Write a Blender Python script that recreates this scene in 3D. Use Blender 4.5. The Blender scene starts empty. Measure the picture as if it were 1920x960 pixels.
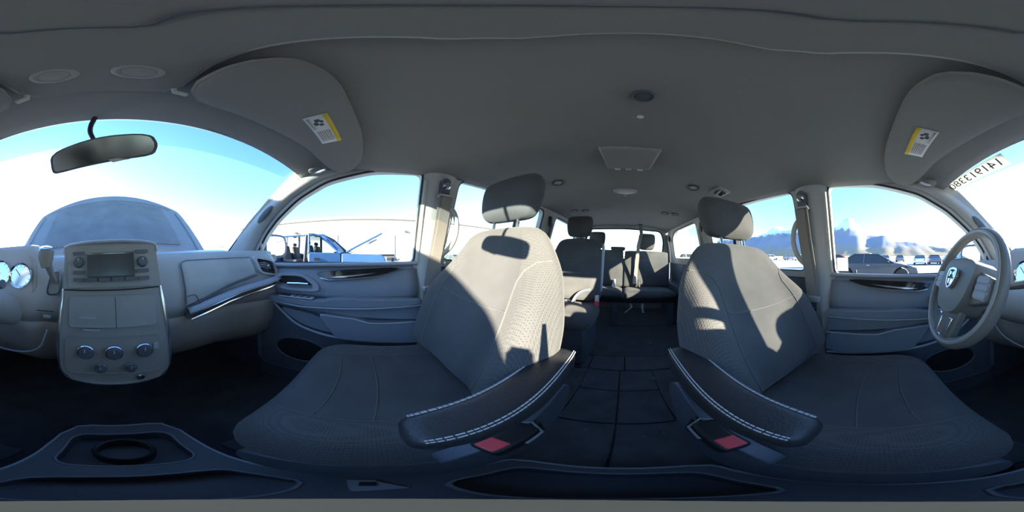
import bpy, bmesh, math, random
from mathutils import Vector, Matrix
from mathutils.geometry import tessellate_polygon

S = bpy.context.scene
COL = S.collection
PI = math.pi
def R(a): return math.radians(a)

# ------------------------------------------------------------------ camera, sky, sun, exposure
ROLL = R(2.1)                       # the parked van leans a little towards its driver's side
TILT = Matrix.Rotation(ROLL, 4, 'Y')
CAM = Vector((0.005, 0.0, 0.85))
cd = bpy.data.cameras.new('camera')
cam = bpy.data.objects.new('camera', cd); COL.objects.link(cam)
cd.type = 'PANO'
try:
    cd.cycles.panorama_type = 'EQUIRECTANGULAR'
except Exception:
    cd.panorama_type = 'EQUIRECTANGULAR'
cd.clip_start = 0.005; cd.clip_end = 20000
_a = R((960 - 210) * 0.1875)
_f = Vector((math.sin(_a), math.cos(_a), 0)); _u = Vector((0, 0, 1)); _r = _f.cross(_u)
_m = Matrix(((_r.x, _u.x, -_f.x), (_r.y, _u.y, -_f.y), (_r.z, _u.z, -_f.z))).to_4x4()
cam.matrix_world = Matrix.Translation(CAM) @ TILT @ _m
S.camera = cam

SUN_AZ, SUN_EL = R(-28.0), R(14.9)
w = bpy.data.worlds.new('sky'); S.world = w; w.use_nodes = True
nt = w.node_tree; nt.nodes.clear()
sky = nt.nodes.new('ShaderNodeTexSky'); sky.sky_type = 'NISHITA'
sky.sun_disc = False; sky.sun_elevation = SUN_EL; sky.sun_rotation = SUN_AZ
sky.altitude = 1300; sky.air_density = 1.25; sky.dust_density = 0.8; sky.ozone_density = 3.0
bg = nt.nodes.new('ShaderNodeBackground'); bg.inputs[1].default_value = 0.28
out = nt.nodes.new('ShaderNodeOutputWorld')
tn = nt.nodes.new('ShaderNodeMix'); tn.data_type = 'RGBA'; tn.blend_type = 'MULTIPLY'; tn.inputs['Factor'].default_value = 1.0
tn.inputs[7].default_value = (0.84, 0.955, 1.10, 1)
nt.links.new(sky.outputs[0], tn.inputs[6]); nt.links.new(tn.outputs[2], bg.inputs[0]); nt.links.new(bg.outputs[0], out.inputs[0])
sd = bpy.data.lights.new('sun', 'SUN'); sd.energy = 10.8; sd.angle = R(0.53); sd.color = (1.0, 0.85, 0.65)
sun = bpy.data.objects.new('sun', sd); COL.objects.link(sun)
_sdir = TILT @ Vector((math.sin(SUN_AZ) * math.cos(SUN_EL), math.cos(SUN_AZ) * math.cos(SUN_EL), math.sin(SUN_EL)))
sun.rotation_euler = _sdir.to_track_quat('Z', 'Y').to_euler(); sun.location = (0, 0, 6)
S.view_settings.view_transform = 'Standard'; S.view_settings.look = 'None'
S.view_settings.gamma = 1.0; S.view_settings.use_curve_mapping = False
S.view_settings.exposure = 1.42

# ------------------------------------------------------------------ materials
MATS = {}
def mat(name, col, rough=0.6, metal=0.0, bump=0.0, scale=60.0, var=0.0, vscale=6.0, sheen=0.0, spec=0.5, coat=0.0, emit=None):
    if name in MATS: return MATS[name]
    m = bpy.data.materials.new(name); m.use_nodes = True; MATS[name] = m
    n = m.node_tree.nodes; l = m.node_tree.links; b = n['Principled BSDF']
    b.inputs['Base Color'].default_value = (*col, 1); b.inputs['Roughness'].default_value = rough
    b.inputs['Metallic'].default_value = metal; b.inputs['Specular IOR Level'].default_value = spec
    b.inputs['Sheen Weight'].default_value = sheen; b.inputs['Coat Weight'].default_value = coat
    tc = n.new('ShaderNodeTexCoord')
    if var > 0:
        t = n.new('ShaderNodeTexNoise'); t.inputs['Scale'].default_value = vscale; t.inputs['Detail'].default_value = 5
        l.new(tc.outputs['Object'], t.inputs['Vector'])
        rp = n.new('ShaderNodeValToRGB')
        rp.color_ramp.elements[0].position = 0.3; rp.color_ramp.elements[1].position = 0.7
        rp.color_ramp.elements[0].color = (*[c * (1 - var) for c in col], 1)
        rp.color_ramp.elements[1].color = (*[min(1, c * (1 + var)) for c in col], 1)
        l.new(t.outputs['Fac'], rp.inputs[0]); l.new(rp.outputs[0], b.inputs['Base Color'])
    if bump > 0:
        t2 = n.new('ShaderNodeTexNoise'); t2.inputs['Scale'].default_value = scale; t2.inputs['Detail'].default_value = 3
        l.new(tc.outputs['Object'], t2.inputs['Vector'])
        bp = n.new('ShaderNodeBump'); bp.inputs['Strength'].default_value = bump; bp.inputs['Distance'].default_value = 0.002
        l.new(t2.outputs['Fac'], bp.inputs['Height']); l.new(bp.outputs[0], b.inputs['Normal'])
    if emit:
        b.inputs['Emission Color'].default_value = (*emit[:3], 1); b.inputs['Emission Strength'].default_value = emit[3]
    return m

def dotted(name, col, scale=210.0):
    m = mat(name, col, 0.95, sheen=0.12)
    n = m.node_tree.nodes; l = m.node_tree.links; b = n['Principled BSDF']
    tc = [x for x in n if x.type == 'TEX_COORD'][0]
    v = n.new('ShaderNodeTexVoronoi'); v.inputs['Scale'].default_value = scale; v.inputs['Randomness'].default_value = 0.15
    l.new(tc.outputs['Object'], v.inputs['Vector'])
    rp = n.new('ShaderNodeValToRGB')
    rp.color_ramp.elements[0].position = 0.25; rp.color_ramp.elements[1].position = 0.5
    rp.color_ramp.elements[0].color = (*[c * 0.72 for c in col], 1); rp.color_ramp.elements[1].color = (*[c * 1.12 for c in col], 1)
    l.new(v.outputs['Distance'], rp.inputs[0]); l.new(rp.outputs[0], b.inputs['Base Color'])
    bp = n.new('ShaderNodeBump'); bp.inputs['Strength'].default_value = 0.5; bp.inputs['Distance'].default_value = 0.002
    l.new(v.outputs['Distance'], bp.inputs['Height']); l.new(bp.outputs[0], b.inputs['Normal'])
    return m

def glass(name, tint=(0.93, 0.97, 0.97), refl=1.0):
    if name in MATS: return MATS[name]
    m = bpy.data.materials.new(name); m.use_nodes = True; MATS[name] = m
    n = m.node_tree.nodes; l = m.node_tree.links; n.clear()
    o = n.new('ShaderNodeOutputMaterial'); mx = n.new('ShaderNodeMixShader')
    tr = n.new('ShaderNodeBsdfTransparent'); tr.inputs[0].default_value = (*tint, 1)
    gl = n.new('ShaderNodeBsdfGlossy'); gl.inputs['Roughness'].default_value = 0.02
    lw = n.new('ShaderNodeFresnel'); lw.inputs[0].default_value = 1.22
    mt = n.new('ShaderNodeMath'); mt.operation = 'MULTIPLY'; mt.inputs[1].default_value = refl
    l.new(lw.outputs[0], mt.inputs[0]); l.new(mt.outputs[0], mx.inputs[0])
    l.new(tr.outputs[0], mx.inputs[1]); l.new(gl.outputs[0], mx.inputs[2]); l.new(mx.outputs[0], o.inputs[0])
    return m

M_HEAD = mat('headliner_fabric', (0.265, 0.262, 0.25), 0.95, bump=0.25, scale=260, var=0.06, vscale=4, sheen=0.1)
M_TRIM = mat('pillar_plastic', (0.52, 0.53, 0.51), 0.55, bump=0.08, scale=300, var=0.04, vscale=8)
M_DASH = mat('dash_plastic', (0.42, 0.44, 0.45), 0.5, bump=0.15, scale=400, var=0.05, vscale=10)
M_DASH_LOW = mat('lower_dash_plastic', (0.36, 0.37, 0.36), 0.55, bump=0.15, scale=400, var=0.05, vscale=10)
M_STACK = mat('stack_panel', (0.31, 0.335, 0.335), 0.4, var=0.04, vscale=12)
M_SCREEN = mat('screen_glass', (0.075, 0.08, 0.08), 0.12, coat=0.4)
M_BLACK = mat('black_plastic', (0.02, 0.021, 0.023), 0.45, var=0.1, vscale=14)
M_GLOSS = mat('gloss_black', (0.012, 0.013, 0.015), 0.08, coat=0.6)
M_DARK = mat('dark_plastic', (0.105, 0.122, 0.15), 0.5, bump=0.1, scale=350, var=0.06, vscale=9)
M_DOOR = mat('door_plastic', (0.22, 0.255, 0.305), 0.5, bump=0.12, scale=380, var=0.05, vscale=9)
M_DOORL = mat('door_rail_plastic', (0.36, 0.40, 0.46), 0.35, bump=0.05, scale=300, var=0.03)
M_CHROME = mat('chrome', (0.80, 0.82, 0.84), 0.15, 1.0, var=0.02)
M_SILVER = mat('silver_paint', (0.55, 0.57, 0.60), 0.35, 0.6, var=0.03)
M_RUB = mat('black_rubber', (0.025, 0.026, 0.028), 0.7, var=0.08)
M_SUEDE = mat('seat_suede', (0.084, 0.087, 0.092), 0.95, bump=0.35, scale=420, var=0.18, vscale=7, sheen=0.12)
M_DOT = dotted('seat_dotted_fabric', (0.090, 0.092, 0.096))
M_SEAM = mat('seat_piping', (0.125, 0.125, 0.13), 0.8, var=0.05)
M_LEATHER = mat('black_leather', (0.035, 0.036, 0.040), 0.42, bump=0.4, scale=240, var=0.15, vscale=5)
M_STITCH = mat('white_stitching', (0.62, 0.63, 0.65), 0.8, var=0.05)
M_CARPET = mat('floor_carpet', (0.062, 0.070, 0.084), 1.0, bump=0.8, scale=500, var=0.25, vscale=10, sheen=0.2)
M_CARPET2 = mat('floor_lid_carpet', (0.085, 0.096, 0.115), 1.0, bump=0.8, scale=500, var=0.25, vscale=10, sheen=0.2)
M_SPECK = mat('pale_grit', (0.45, 0.45, 0.43), 0.9, var=0.1)
M_BELT = mat('belt_webbing', (0.26, 0.25, 0.235), 0.8, bump=0.3, scale=600, var=0.05)
M_RED = mat('red_button', (0.90, 0.10, 0.12), 0.4, var=0.05)
M_WHITE = mat('white_paper', (0.82, 0.82, 0.80), 0.8, var=0.02)
M_YELLOW = mat('yellow_print', (0.80, 0.58, 0.03), 0.7, var=0.02)
M_INK = mat('dark_print', (0.10, 0.10, 0.10), 0.8, var=0.05)
M_GREYLAB = mat('grey_print', (0.45, 0.45, 0.44), 0.8, var=0.03)
M_MIRROR = mat('mirror_glass', (0.85, 0.87, 0.88), 0.02, 1.0)
M_WHEEL = mat('wheel_leather', (0.20, 0.215, 0.215), 0.42, bump=0.2, scale=300, var=0.05)
M_WHUB = mat('wheel_hub_plastic', (0.22, 0.235, 0.235), 0.5, bump=0.1, scale=350, var=0.04)
M_GREYP = mat('grey_button_plastic', (0.42, 0.45, 0.47), 0.4, var=0.04)
M_DIAL = mat('gauge_dial', (0.42, 0.44, 0.48), 0.4, var=0.05)
M_LENS = mat('lamp_lens', (0.72, 0.72, 0.70), 0.25, var=0.03)
M_LENSD = mat('dim_lens', (0.36, 0.36, 0.345), 0.3, var=0.03)
M_HVAC = mat('roof_unit_plastic', (0.36, 0.355, 0.335), 0.5, var=0.03)
M_POLE = mat('grey_metal', (0.04, 0.048, 0.053), 0.5, 0.3, var=0.05)
def paper(name, col, tl=.5):
    m = bpy.data.materials.new(name); m.use_nodes = True; MATS[name] = m
    n = m.node_tree.nodes; l = m.node_tree.links; n.clear()
    o = n.new('ShaderNodeOutputMaterial'); mx = n.new('ShaderNodeMixShader'); mx.inputs[0].default_value = tl
    d = n.new('ShaderNodeBsdfDiffuse'); t = n.new('ShaderNodeBsdfTranslucent'); no = n.new('ShaderNodeTexNoise'); no.inputs['Scale'].default_value = 40
    rp = n.new('ShaderNodeValToRGB'); rp.color_ramp.elements[0].color = (*[c * .94 for c in col], 1); rp.color_ramp.elements[1].color = (*col, 1)
    l.new(no.outputs[0], rp.inputs[0]); l.new(rp.outputs[0], d.inputs[0]); l.new(rp.outputs[0], t.inputs[0])
    l.new(d.outputs[0], mx.inputs[1]); l.new(t.outputs[0], mx.inputs[2]); l.new(mx.outputs[0], o.inputs[0]); return m
M_STICK = paper('sticker_paper', (.88, .86, .78), .6); M_PAPER = paper('notice_paper', (.88, .88, .87), .6)
M_VANPAINT = mat('van_paint', (0.50, 0.52, 0.54), 0.3, 0.4, coat=0.6, var=0.02)
M_HOODU = mat('hood_underside', (0.22, 0.235, 0.25), 0.6, var=0.1, vscale=4, bump=0.1)
M_HOODP = mat('hood_insulation', (0.165, 0.18, 0.19), 0.95, var=0.15, vscale=6, bump=0.4, scale=200)
G_CLEAR = glass('clear_glass', refl=0.45)
G_TINT = glass('tinted_glass', (0.62, 0.70, 0.74))
G_CAR = mat('car_window_dark', (0.03, 0.035, 0.04), 0.06, coat=0.5)
M_TYRE = mat('tyre', (0.03, 0.03, 0.03), 0.85, var=0.1)
M_RIM = mat('wheel_rim', (0.5, 0.51, 0.52), 0.35, 0.7, var=0.05)

# ------------------------------------------------------------------ mesh helpers
class MB:
    def __init__(s): s.v = []; s.f = []; s.mi = []
    def add(s, vs, fs, mi=0):
        o = len(s.v); s.v += [Vector(p) for p in vs]
        for q in fs: s.f.append([i + o for i in q]); s.mi.append(mi)
        return s
    def box(s, c, d, rot=None, mi=0):
        c = Vector(c); vs = []
        for x in (-.5, .5):
            for y in (-.5, .5):
                for z in (-.5, .5):
                    p = Vector((x * d[0], y * d[1], z * d[2]))
                    if rot: p = rot @ p
                    vs.append(c + p)
        return s.add(vs, [(0, 1, 3, 2), (4, 6, 7, 5), (0, 4, 5, 1), (2, 3, 7, 6), (0, 2, 6, 4), (1, 5, 7, 3)], mi)
    def tube(s, pts, r, n=8, mi=0, flat=None, closed=False):
        pts = [Vector(p) for p in pts]; N = len(pts); vs = []; fs = []
        rr = r if isinstance(r, (list, tuple)) else [r] * N
        up = None
        for i, p in enumerate(pts):
            if closed: t = pts[(i + 1) % N] - pts[i - 1]
            else: t = pts[min(i + 1, N - 1)] - pts[max(i - 1, 0)]
            t.normalize()
            if up is None:
                up = Vector((0, 0, 1)) if abs(t.z) < .9 else Vector((0, 1, 0))
            a = t.cross(up); a.normalize(); b = a.cross(t); b.normalize(); up = b
            for k in range(n):
                th = 2 * PI * k / n
                fx, fy = (flat or (1, 1))
                vs.append(p + a * math.cos(th) * rr[i] * fx + b * math.sin(th) * rr[i] * fy)
        M = N if closed else N - 1
        for i in range(M):
            j = (i + 1) % N
            for k in range(n):
                fs.append((i * n + k, i * n + (k + 1) % n, j * n + (k + 1) % n, j * n + k))
        if not closed:
            fs.append(tuple(range(n))[::-1]); fs.append(tuple((N - 1) * n + k for k in range(n)))
        return s.add(vs, fs, mi)
    def ribbon(s, pts, wvec, t, mi=0):          # flat strap along pts, width vector, thickness along normal
        pts = [Vector(p) for p in pts]; vs = []; fs = []; N = len(pts); wv = Vector(wvec)
        for i, p in enumerate(pts):
            tg = (pts[min(i + 1, N - 1)] - pts[max(i - 1, 0)]).normalized()
            nn = tg.cross(wv).normalized() * t * .5
            vs += [p - wv * .5 - nn, p + wv * .5 - nn, p + wv * .5 + nn, p - wv * .5 + nn]
        for i in range(N - 1):
            for k in range(4):
                fs.append((i * 4 + k, i * 4 + (k + 1) % 4, i * 4 + 4 + (k + 1) % 4, i * 4 + 4 + k))
        fs += [(3, 2, 1, 0), tuple((N - 1) * 4 + k for k in range(4))]
        return s.add(vs, fs, mi)
    def lathe(s, prof, M=None, n=24, mi=0):     # profile (radius, height) about local z, placed by matrix M
        M = M or Matrix.Identity(4); vs = []; fs = []
        for (r, h) in prof:
            for k in range(n):
                th = 2 * PI * k / n; vs.append(M @ Vector((r * math.cos(th), r * math.sin(th), h)))
        for i in range(len(prof) - 1):
            for k in range(n):
                fs.append((i * n + k, i * n + (k + 1) % n, (i + 1) * n + (k + 1) % n, (i + 1) * n + k))
        fs.append(tuple(range(n))[::-1]); fs.append(tuple((len(prof) - 1) * n + k for k in range(n)))
        return s.add(vs, fs, mi)
    def prism(s, outl, fn, d0, d1, mi=0):       # 2-D outline, fn(a, b, d) -> 3-D, extruded from depth d0 to d1
        n = len(outl); vs = [fn(a, b, d0) for a, b in outl] + [fn(a, b, d1) for a, b in outl]; fs = []
        tri = tessellate_polygon([[Vector((a, b, 0)) for a, b in outl]])
        for t in tri: fs.append(tuple(t)); fs.append(tuple(i + n for i in t[::-1]))
        for i in range(n): fs.append((i, (i + 1) % n, (i + 1) % n + n, i + n))
        return s.add(vs, fs, mi)
    def holed(s, outl, holes, fn, d0, d1, mi=0):    # plate with holes
        loops = [outl] + holes
        flat = [p for lp in loops for p in lp]; n = len(flat)
        vs = [fn(a, b, d0) for a, b in flat] + [fn(a, b, d1) for a, b in flat]; fs = []
        tri = tessellate_polygon([[Vector((a, b, 0)) for a, b in lp] for lp in loops])
        for t in tri: fs.append(tuple(t)); fs.append(tuple(i + n for i in t[::-1]))
        o = 0
        for lp in loops:
            k = len(lp)
            for i in range(k): fs.append((o + i, o + (i + 1) % k, o + (i + 1) % k + n, o + i + n))
            o += k
        return s.add(vs, fs, mi)
    def grid(s, fn, nu, nv, mi=0):
        vs = [fn(i / nu, j / nv) for j in range(nv + 1) for i in range(nu + 1)]; fs = []
        for j in range(nv):
            for i in range(nu):
                a = j * (nu + 1) + i; fs.append((a, a + 1, a + nu + 2, a + nu + 1))
        return s.add(vs, fs, mi)
    def build(s, name, mats, parent=None, loc=None, bevel=0, seg=2, sub=0, solid=0, ang=38, flip=False):
        me = bpy.data.meshes.new(name)
        off = Vector(loc) if loc is not None else (Vector(parent.get('_o', (0, 0, 0))) if parent is not None else Vector((0, 0, 0)))
        me.from_pydata([tuple(v - off) for v in s.v], [], s.f)
        mats = mats if isinstance(mats, (list, tuple)) else [mats]
        for m in mats: me.materials.append(m)
        if len(mats) > 1:
            for p, i in zip(me.polygons, s.mi): p.material_index = i
        bm = bmesh.new(); bm.from_mesh(me)
        bmesh.ops.recalc_face_normals(bm, faces=bm.faces)
        if flip: bmesh.ops.reverse_faces(bm, faces=bm.faces)
        bm.to_mesh(me); bm.free()
        for p in me.polygons: p.use_smooth = True
        me.set_sharp_from_angle(angle=R(ang))
        o = bpy.data.objects.new(name, me); COL.objects.link(o)
        if parent is not None:
            o.parent = parent; o['_o'] = tuple(off)
        else:
            o.location = off; o['_o'] = tuple(off)
        if solid:
            md = o.modifiers.new('solid', 'SOLIDIFY'); md.thickness = solid; md.offset = 0
        if bevel:
            md = o.modifiers.new('bevel', 'BEVEL'); md.width = bevel; md.segments = seg; md.limit_method = 'ANGLE'; md.angle_limit = R(40)
        if sub:
            md = o.modifiers.new('sub', 'SUBSURF'); md.levels = sub; md.render_levels = sub
        return o

def tag(o, label=None, cat=None, group=None, kind=None):
    if label: o['label'] = label
    if cat: o['category'] = cat
    if group: o['group'] = group
    if kind: o['kind'] = kind
    return o
def thing(name, loc, label, cat, group=None, kind=None, local=False):
    o = bpy.data.objects.new(name, None); COL.objects.link(o); o.location = loc
    o['_o'] = (0, 0, 0) if local else tuple(loc)
    o.empty_display_size = 0.1
    return tag(o, label, cat, group, kind)
def copy_tree(o, parent=None):
    c = o.copy(); COL.objects.link(c); c.parent = parent
    for ch in list(o.children): copy_tree(ch, c)
    return c
def chaikin(pts, n=2, closed=True, k=.25):
    for _ in range(n):
        q = []; N = len(pts)
        for i in range(N if closed else N - 1):
            a, b = pts[i], pts[(i + 1) % N]
            q.append(tuple(a[j] * (1 - k) + b[j] * k for j in range(len(a)))); q.append(tuple(a[j] * k + b[j] * (1 - k) for j in range(len(a))))
        if not closed: q = [pts[0]] + q + [pts[-1]]
        pts = q
    return pts
def rpoly(pts, r, n=5):
    out_ = []; N = len(pts)
    for i in range(N):
        p = Vector(pts[i]); a = Vector(pts[i - 1]) - p; c = Vector(pts[(i + 1) % N]) - p
        q = min(r, a.length * .45, c.length * .45)
        p0 = p + a.normalized() * q; p1 = p + c.normalized() * q
        for k in range(n + 1):
            t = k / n; out_.append(tuple(p0 * (1 - t) ** 2 + p * 2 * t * (1 - t) + p1 * t * t))
    return out_
def rrect(cx, cy, w_, h_, r, n=5):
    o = []
    for (sx, sy, a0) in ((1, 1, 0), (-1, 1, 90), (-1, -1, 180), (1, -1, 270)):
        for k in range(n + 1):
            a = R(a0 + 90 * k / n)
            o.append((cx + sx * (w_ / 2 - r) + r * math.cos(a), cy + sy * (h_ / 2 - r) + r * math.sin(a)))
    return o
def sm(a, b, x):
    t = max(0., min(1., (x - a) / (b - a))); return t * t * (3 - 2 * t)
def lerp(a, b, t): return a + (b - a) * t
def spow(x, e): return math.copysign(abs(x) ** e, x)
def frame_m(origin, zdir, xdir=(1, 0, 0)):
    z = Vector(zdir).normalized(); x = Vector(xdir); x = (x - z * x.dot(z)).normalized(); y = z.cross(x)
    return Matrix(((x.x, y.x, z.x, origin[0]), (x.y, y.y, z.y, origin[1]), (x.z, y.z, z.z, origin[2]), (0, 0, 0, 1)))

# ------------------------------------------------------------------ van shell
def sidex(z):                        # inner side surface above the belt line leans inwards
    return 0.735 - (z - 0.77) * (0.10 / 0.43) if z > 0.77 else 0.735
def roofz(x, y):
    zc = 1.25 + 0.05 * sm(0.0, 1.7, -y) - 0.012 * sm(0.15, 0.36, y)
    return zc - 0.062 * min(1.3, abs(x) / 0.64) ** 3.2
def wtop(s): return Vector((.655 * s, .345 - .078 * s * s, 1.243 - .033 * s * s))
def wbot(s): return Vector((.712 * s, 1.06 - .24 * s * s, .843))
def wshield(s, t):
    p = wtop(s).lerp(wbot(s), t); b = math.sin(PI * t) * .018
    return p + Vector((0, .45 * b, b))

# ceiling
ceil = MB()
def _ce(u, v):
    s = -1 + 2 * u; x = .645 * s; yf = .345 - .078 * s * s; y = yf + (-2.50 - yf) * (v ** 1.15)
    return Vector((x, y, roofz(x, y)))
ceil.grid(_ce, 36, 44)
c_ = ceil.build('ceiling', M_HEAD, solid=0.012); tag(c_, 'grey fabric headliner of the van roof', kind='structure')
rs = MB()
rs.grid(lambda u, v: Vector(((-1 + 2 * u) * .72, .37 - .06 * (2 * u - 1) ** 2 + (-2.72 - .37) * v, 1.315 + .035 * sm(0, .25, v) - .07 * abs(2 * u - 1) ** 4)), 16, 20)
tag(rs.build('roof', M_VANPAINT, solid=0.01), 'painted outer roof skin of the van', kind='structure')

# floor and its carpeted bin lids
FLOOR_Y0, FLOOR_Y1 = 1.10, -2.7
fl = MB(); fl.box((0, (FLOOR_Y0 + FLOOR_Y1) / 2, -.03), (1.72, FLOOR_Y0 - FLOOR_Y1, .04))
floor = fl.build('floor', M_CARPET); tag(floor, 'dark carpeted floor of the van', kind='structure')
def lid(x0, x1, y0, y1, m=M_CARPET2, z=0.0):
    b = MB(); g = .0035
    b.box(((x0 + x1) / 2, (y0 + y1) / 2, -.005 + z), (abs(x1 - x0) - 2 * g, abs(y1 - y0) - 2 * g, .014)); b.build('floor_panel', m, floor, bevel=.004)
for (a, b_) in ((-.20, 0.), (0., .20)):
    for (y0, y1) in ((-.20, -.51), (-.51, -.78), (-.78, -1.00)): lid(a, b_, y0, y1)
for (a, b_) in ((-.36, -.03), (-.03, .20)): lid(a, b_, -1.00, -1.19, M_CARPET2, .004)
for s in (-1, 1):
    lid(s * .20, s * .70, .30, -1.00)
lid(-.70, -.36, -1.00, -1.19); lid(.20, .70, -1.00, -1.19)
lid(-.70, .70, -1.19, -1.86, M_CARPET); lid(-.70, .70, -1.86, -2.55, M_CARPET)
b = MB()
for s in (-1, 1):
    b.tube([(s * .2, -.20, .004), (s * .205, -.5, .004), (s * .2, -1.0, .004)], .0035, 6)
b.build('floor_piping', M_SEAM, floor)
b = MB(); random.seed(4)
for i in range(46):
    x = random.uniform(-.3, .25); y = random.uniform(-1.8, -.3); q = random.uniform(.001, .003)
    z = .003 + (.004 if -1.19 < y < -1.0 else 0)
    b.box((x, y, z), (q, q * random.uniform(1, 2.5), .002), Matrix.Rotation(random.uniform(0, 3), 3, 'Z'))
o = b.build('grit', M_SPECK, floor); o['kind'] = 'stuff'
b = MB(); b.lathe([(.012, .002), (.016, .002), (.016, .006), (.012, .006)], Matrix.Translation((-.26, -1.42, .002)), 16); b.box((-.26, -1.42, .005), (.03, .008, .006))
b.build('floor_latch', M_SILVER, floor)
b = MB(); b.lathe([(.014, .0), (.018, .003), (.014, .005)], Matrix.Translation((-.19, -.90, .003)), 16); b.build('floor_plug', M_DARK, floor)

# side walls with window openings
GL_FRONT = rpoly([(.60, .79), (.58, .84), (.50, .935), (.42, 1.005), (.30, 1.085), (.165, 1.148), (-.02, 1.188), (-.222, 1.20), (-.212, .79)], .03)
GL_SLIDE = rpoly([(-.345, .80), (-.375, 1.0), (-.39, 1.20), (-.8, 1.207), (-1.17, 1.207), (-1.15, .80)], .05)
GL_QUART = rpoly([(-1.38, .84), (-1.40, 1.205), (-2.05, 1.205), (-2.20, 1.12), (-2.24, .84)], .06)
SIDE_OUT = [(.86, .77), (.84, .845), (.80, .872), (.28, 1.222), (-.4, 1.24), (-1.2, 1.255), (-2.25, 1.255), (-2.42, 1.18), (-2.60, .77)]
def side_fn(sx):
    return lambda y, z, d: Vector((sx * (sidex(z) + d), y, z))
wins = 0
for sx, side in ((1, 'right'), (-1, 'left')):
    fn = side_fn(sx)
    b = MB(); b.holed(SIDE_OUT, [GL_FRONT, GL_SLIDE, GL_QUART], fn, -.004, .05)
    wl = b.build('wall_' + side, M_TRIM, bevel=.004); tag(wl, 'grey window frame side of the van, %s side' % ('passenger' if sx > 0 else 'driver'), kind='structure')
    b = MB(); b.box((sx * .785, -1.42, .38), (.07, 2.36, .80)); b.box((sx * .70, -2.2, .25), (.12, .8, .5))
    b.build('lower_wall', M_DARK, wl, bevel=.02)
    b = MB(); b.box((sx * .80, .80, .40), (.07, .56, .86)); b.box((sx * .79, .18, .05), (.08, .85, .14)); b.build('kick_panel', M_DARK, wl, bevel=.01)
    for k, (g, lab) in enumerate(((GL_FRONT, 'front door'), (GL_SLIDE, 'sliding door'), (GL_QUART, 'rear quarter'))):
        wins += 1
        b = MB(); b.prism(g, fn, .018, .023)
        wo = b.build('window_%d' % wins, G_CLEAR if k == 0 else G_CLEAR); tag(wo, '%s glass on the %s side' % (lab, 'passenger' if sx > 0 else 'driver'), kind='structure')
        b = MB(); b.tube([fn(a, c, .004) for a, c in g], .007, 6, closed=True); b.build('seal', M_RUB, wo)
        if k == 1:                      # vertical divider of the sliding glass
            b = MB(); b.box((sx * (sidex(1.0) + .012), -.86, 1.0), (.03, .03, .44), Matrix.Rotation(-sx * R(13), 3, 'Y')); b.build('divider', M_RUB, wo)
# windscreen
wins += 1
b = MB(); b.grid(lambda u, v: wshield(-1 + 2 * u, v), 24, 12)
ws = b.build('window_%d' % wins, G_CLEAR); tag(ws, 'large curved windshield above the dashboard', kind='structure')
b = MB(); b.tube([wshield(-1 + 2 * i / 24, -.005) + Vector((0, 0, -.004)) for i in range(25)], .007, 6)
for s in (-1, 1): b.tube([wshield(s, i / 10) for i in range(11)], .007, 6)
b.build('seal', M_RUB, ws)
b = MB(); b.grid(lambda u, v: wshield(-.93 + 1.86 * u, .0 + .10 * v + .015 * math.sin(u * PI)) + Vector((0, .002, .004)), 24, 3)
b.build('sunshade_band', glass('shade_band', (.72, .86, .95), .2), ws)
# rear wall with hatch window
RW = rpoly([(-.60, .80), (-.59, 1.10), (-.53, 1.235), (0, 1.25), (.53, 1.235), (.59, 1.10), (.60, .80)], .06)
def rear_fn(x, z, d): return Vector((x, -2.60 + .22 * max(0, z - .75) / .5 - d, z))
b = MB(); b.holed([(-.76, -.02), (-.74, .77), (-.64, 1.24), (-.4, 1.30), (.4, 1.30), (.64, 1.24), (.74, .77), (.76, -.02)], [RW], rear_fn, 0, .05)
wb = b.build('wall_back', M_TRIM, bevel=.004); tag(wb, 'tailgate inner panel at the back of the van', kind='structure')
wins += 1
b = MB(); b.prism(RW, rear_fn, .02, .025); o = b.build('window_%d' % wins, G_CLEAR); tag(o, 'tailgate window behind the third row', kind='structure')
b = MB(); b.tube([rear_fn(a, c, -.004) for a, c in RW], .009, 6, closed=True); b.build('seal', M_RUB, o)
b = MB(); b.box((0, 1.05, .40), (1.70, .05, .86)); tag(b.build('wall_front', M_CARPET), 'firewall under the dashboard', kind='structure')

# pillar trims
def pillar_a(sx, n):
    b = MB()
    edge = [(.60, .80), (.58, .84), (.50, .935), (.42, 1.005), (.30, 1.085), (.165, 1.148), (.06, 1.17)]
    def fn(u, v):
        p1 = wshield(sx * 1.0, 1 - v) + Vector((-sx * .006, -.006, -.006))
        k = v * (len(edge) - 1); i = min(int(k), len(edge) - 2); f = k - i
        y = lerp(edge[i][0], edge[i + 1][0], f) + .012; z = lerp(edge[i][1], edge[i + 1][1], f) + .012
        p2 = Vector((sx * (sidex(z) - .006), y, z))
        p = p1.lerp(p2, u); bl = math.sin(PI * u) * .022
        return p + Vector((-sx * bl, -bl * .5, -bl * .2))
    b.grid(fn, 10, 20)
    o = b.build('trim_%d' % n, M_TRIM, solid=.006)
    tag(o, 'grey plastic pillar trim beside the windshield, %s side' % ('passenger' if sx > 0 else 'driver'), kind='structure')
    b = MB(); c = fn(.50, .52); tdir = (fn(.5, .62) - fn(.5, .42)).normalized(); nrm = (fn(.7, .52) - fn(.3, .52)).cross(tdir).normalized()
    if nrm.x * sx > 0: nrm = -nrm
    Mx = frame_m(c + nrm * .002, nrm, tdir) @ Matrix.Diagonal((1.0, .26, 1, 1))
    b.lathe([(.045, -.004), (.060, .002), (.060, .006), (.050, .008)], Mx, 24)
    b.build('grille', M_DARK, o)
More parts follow.
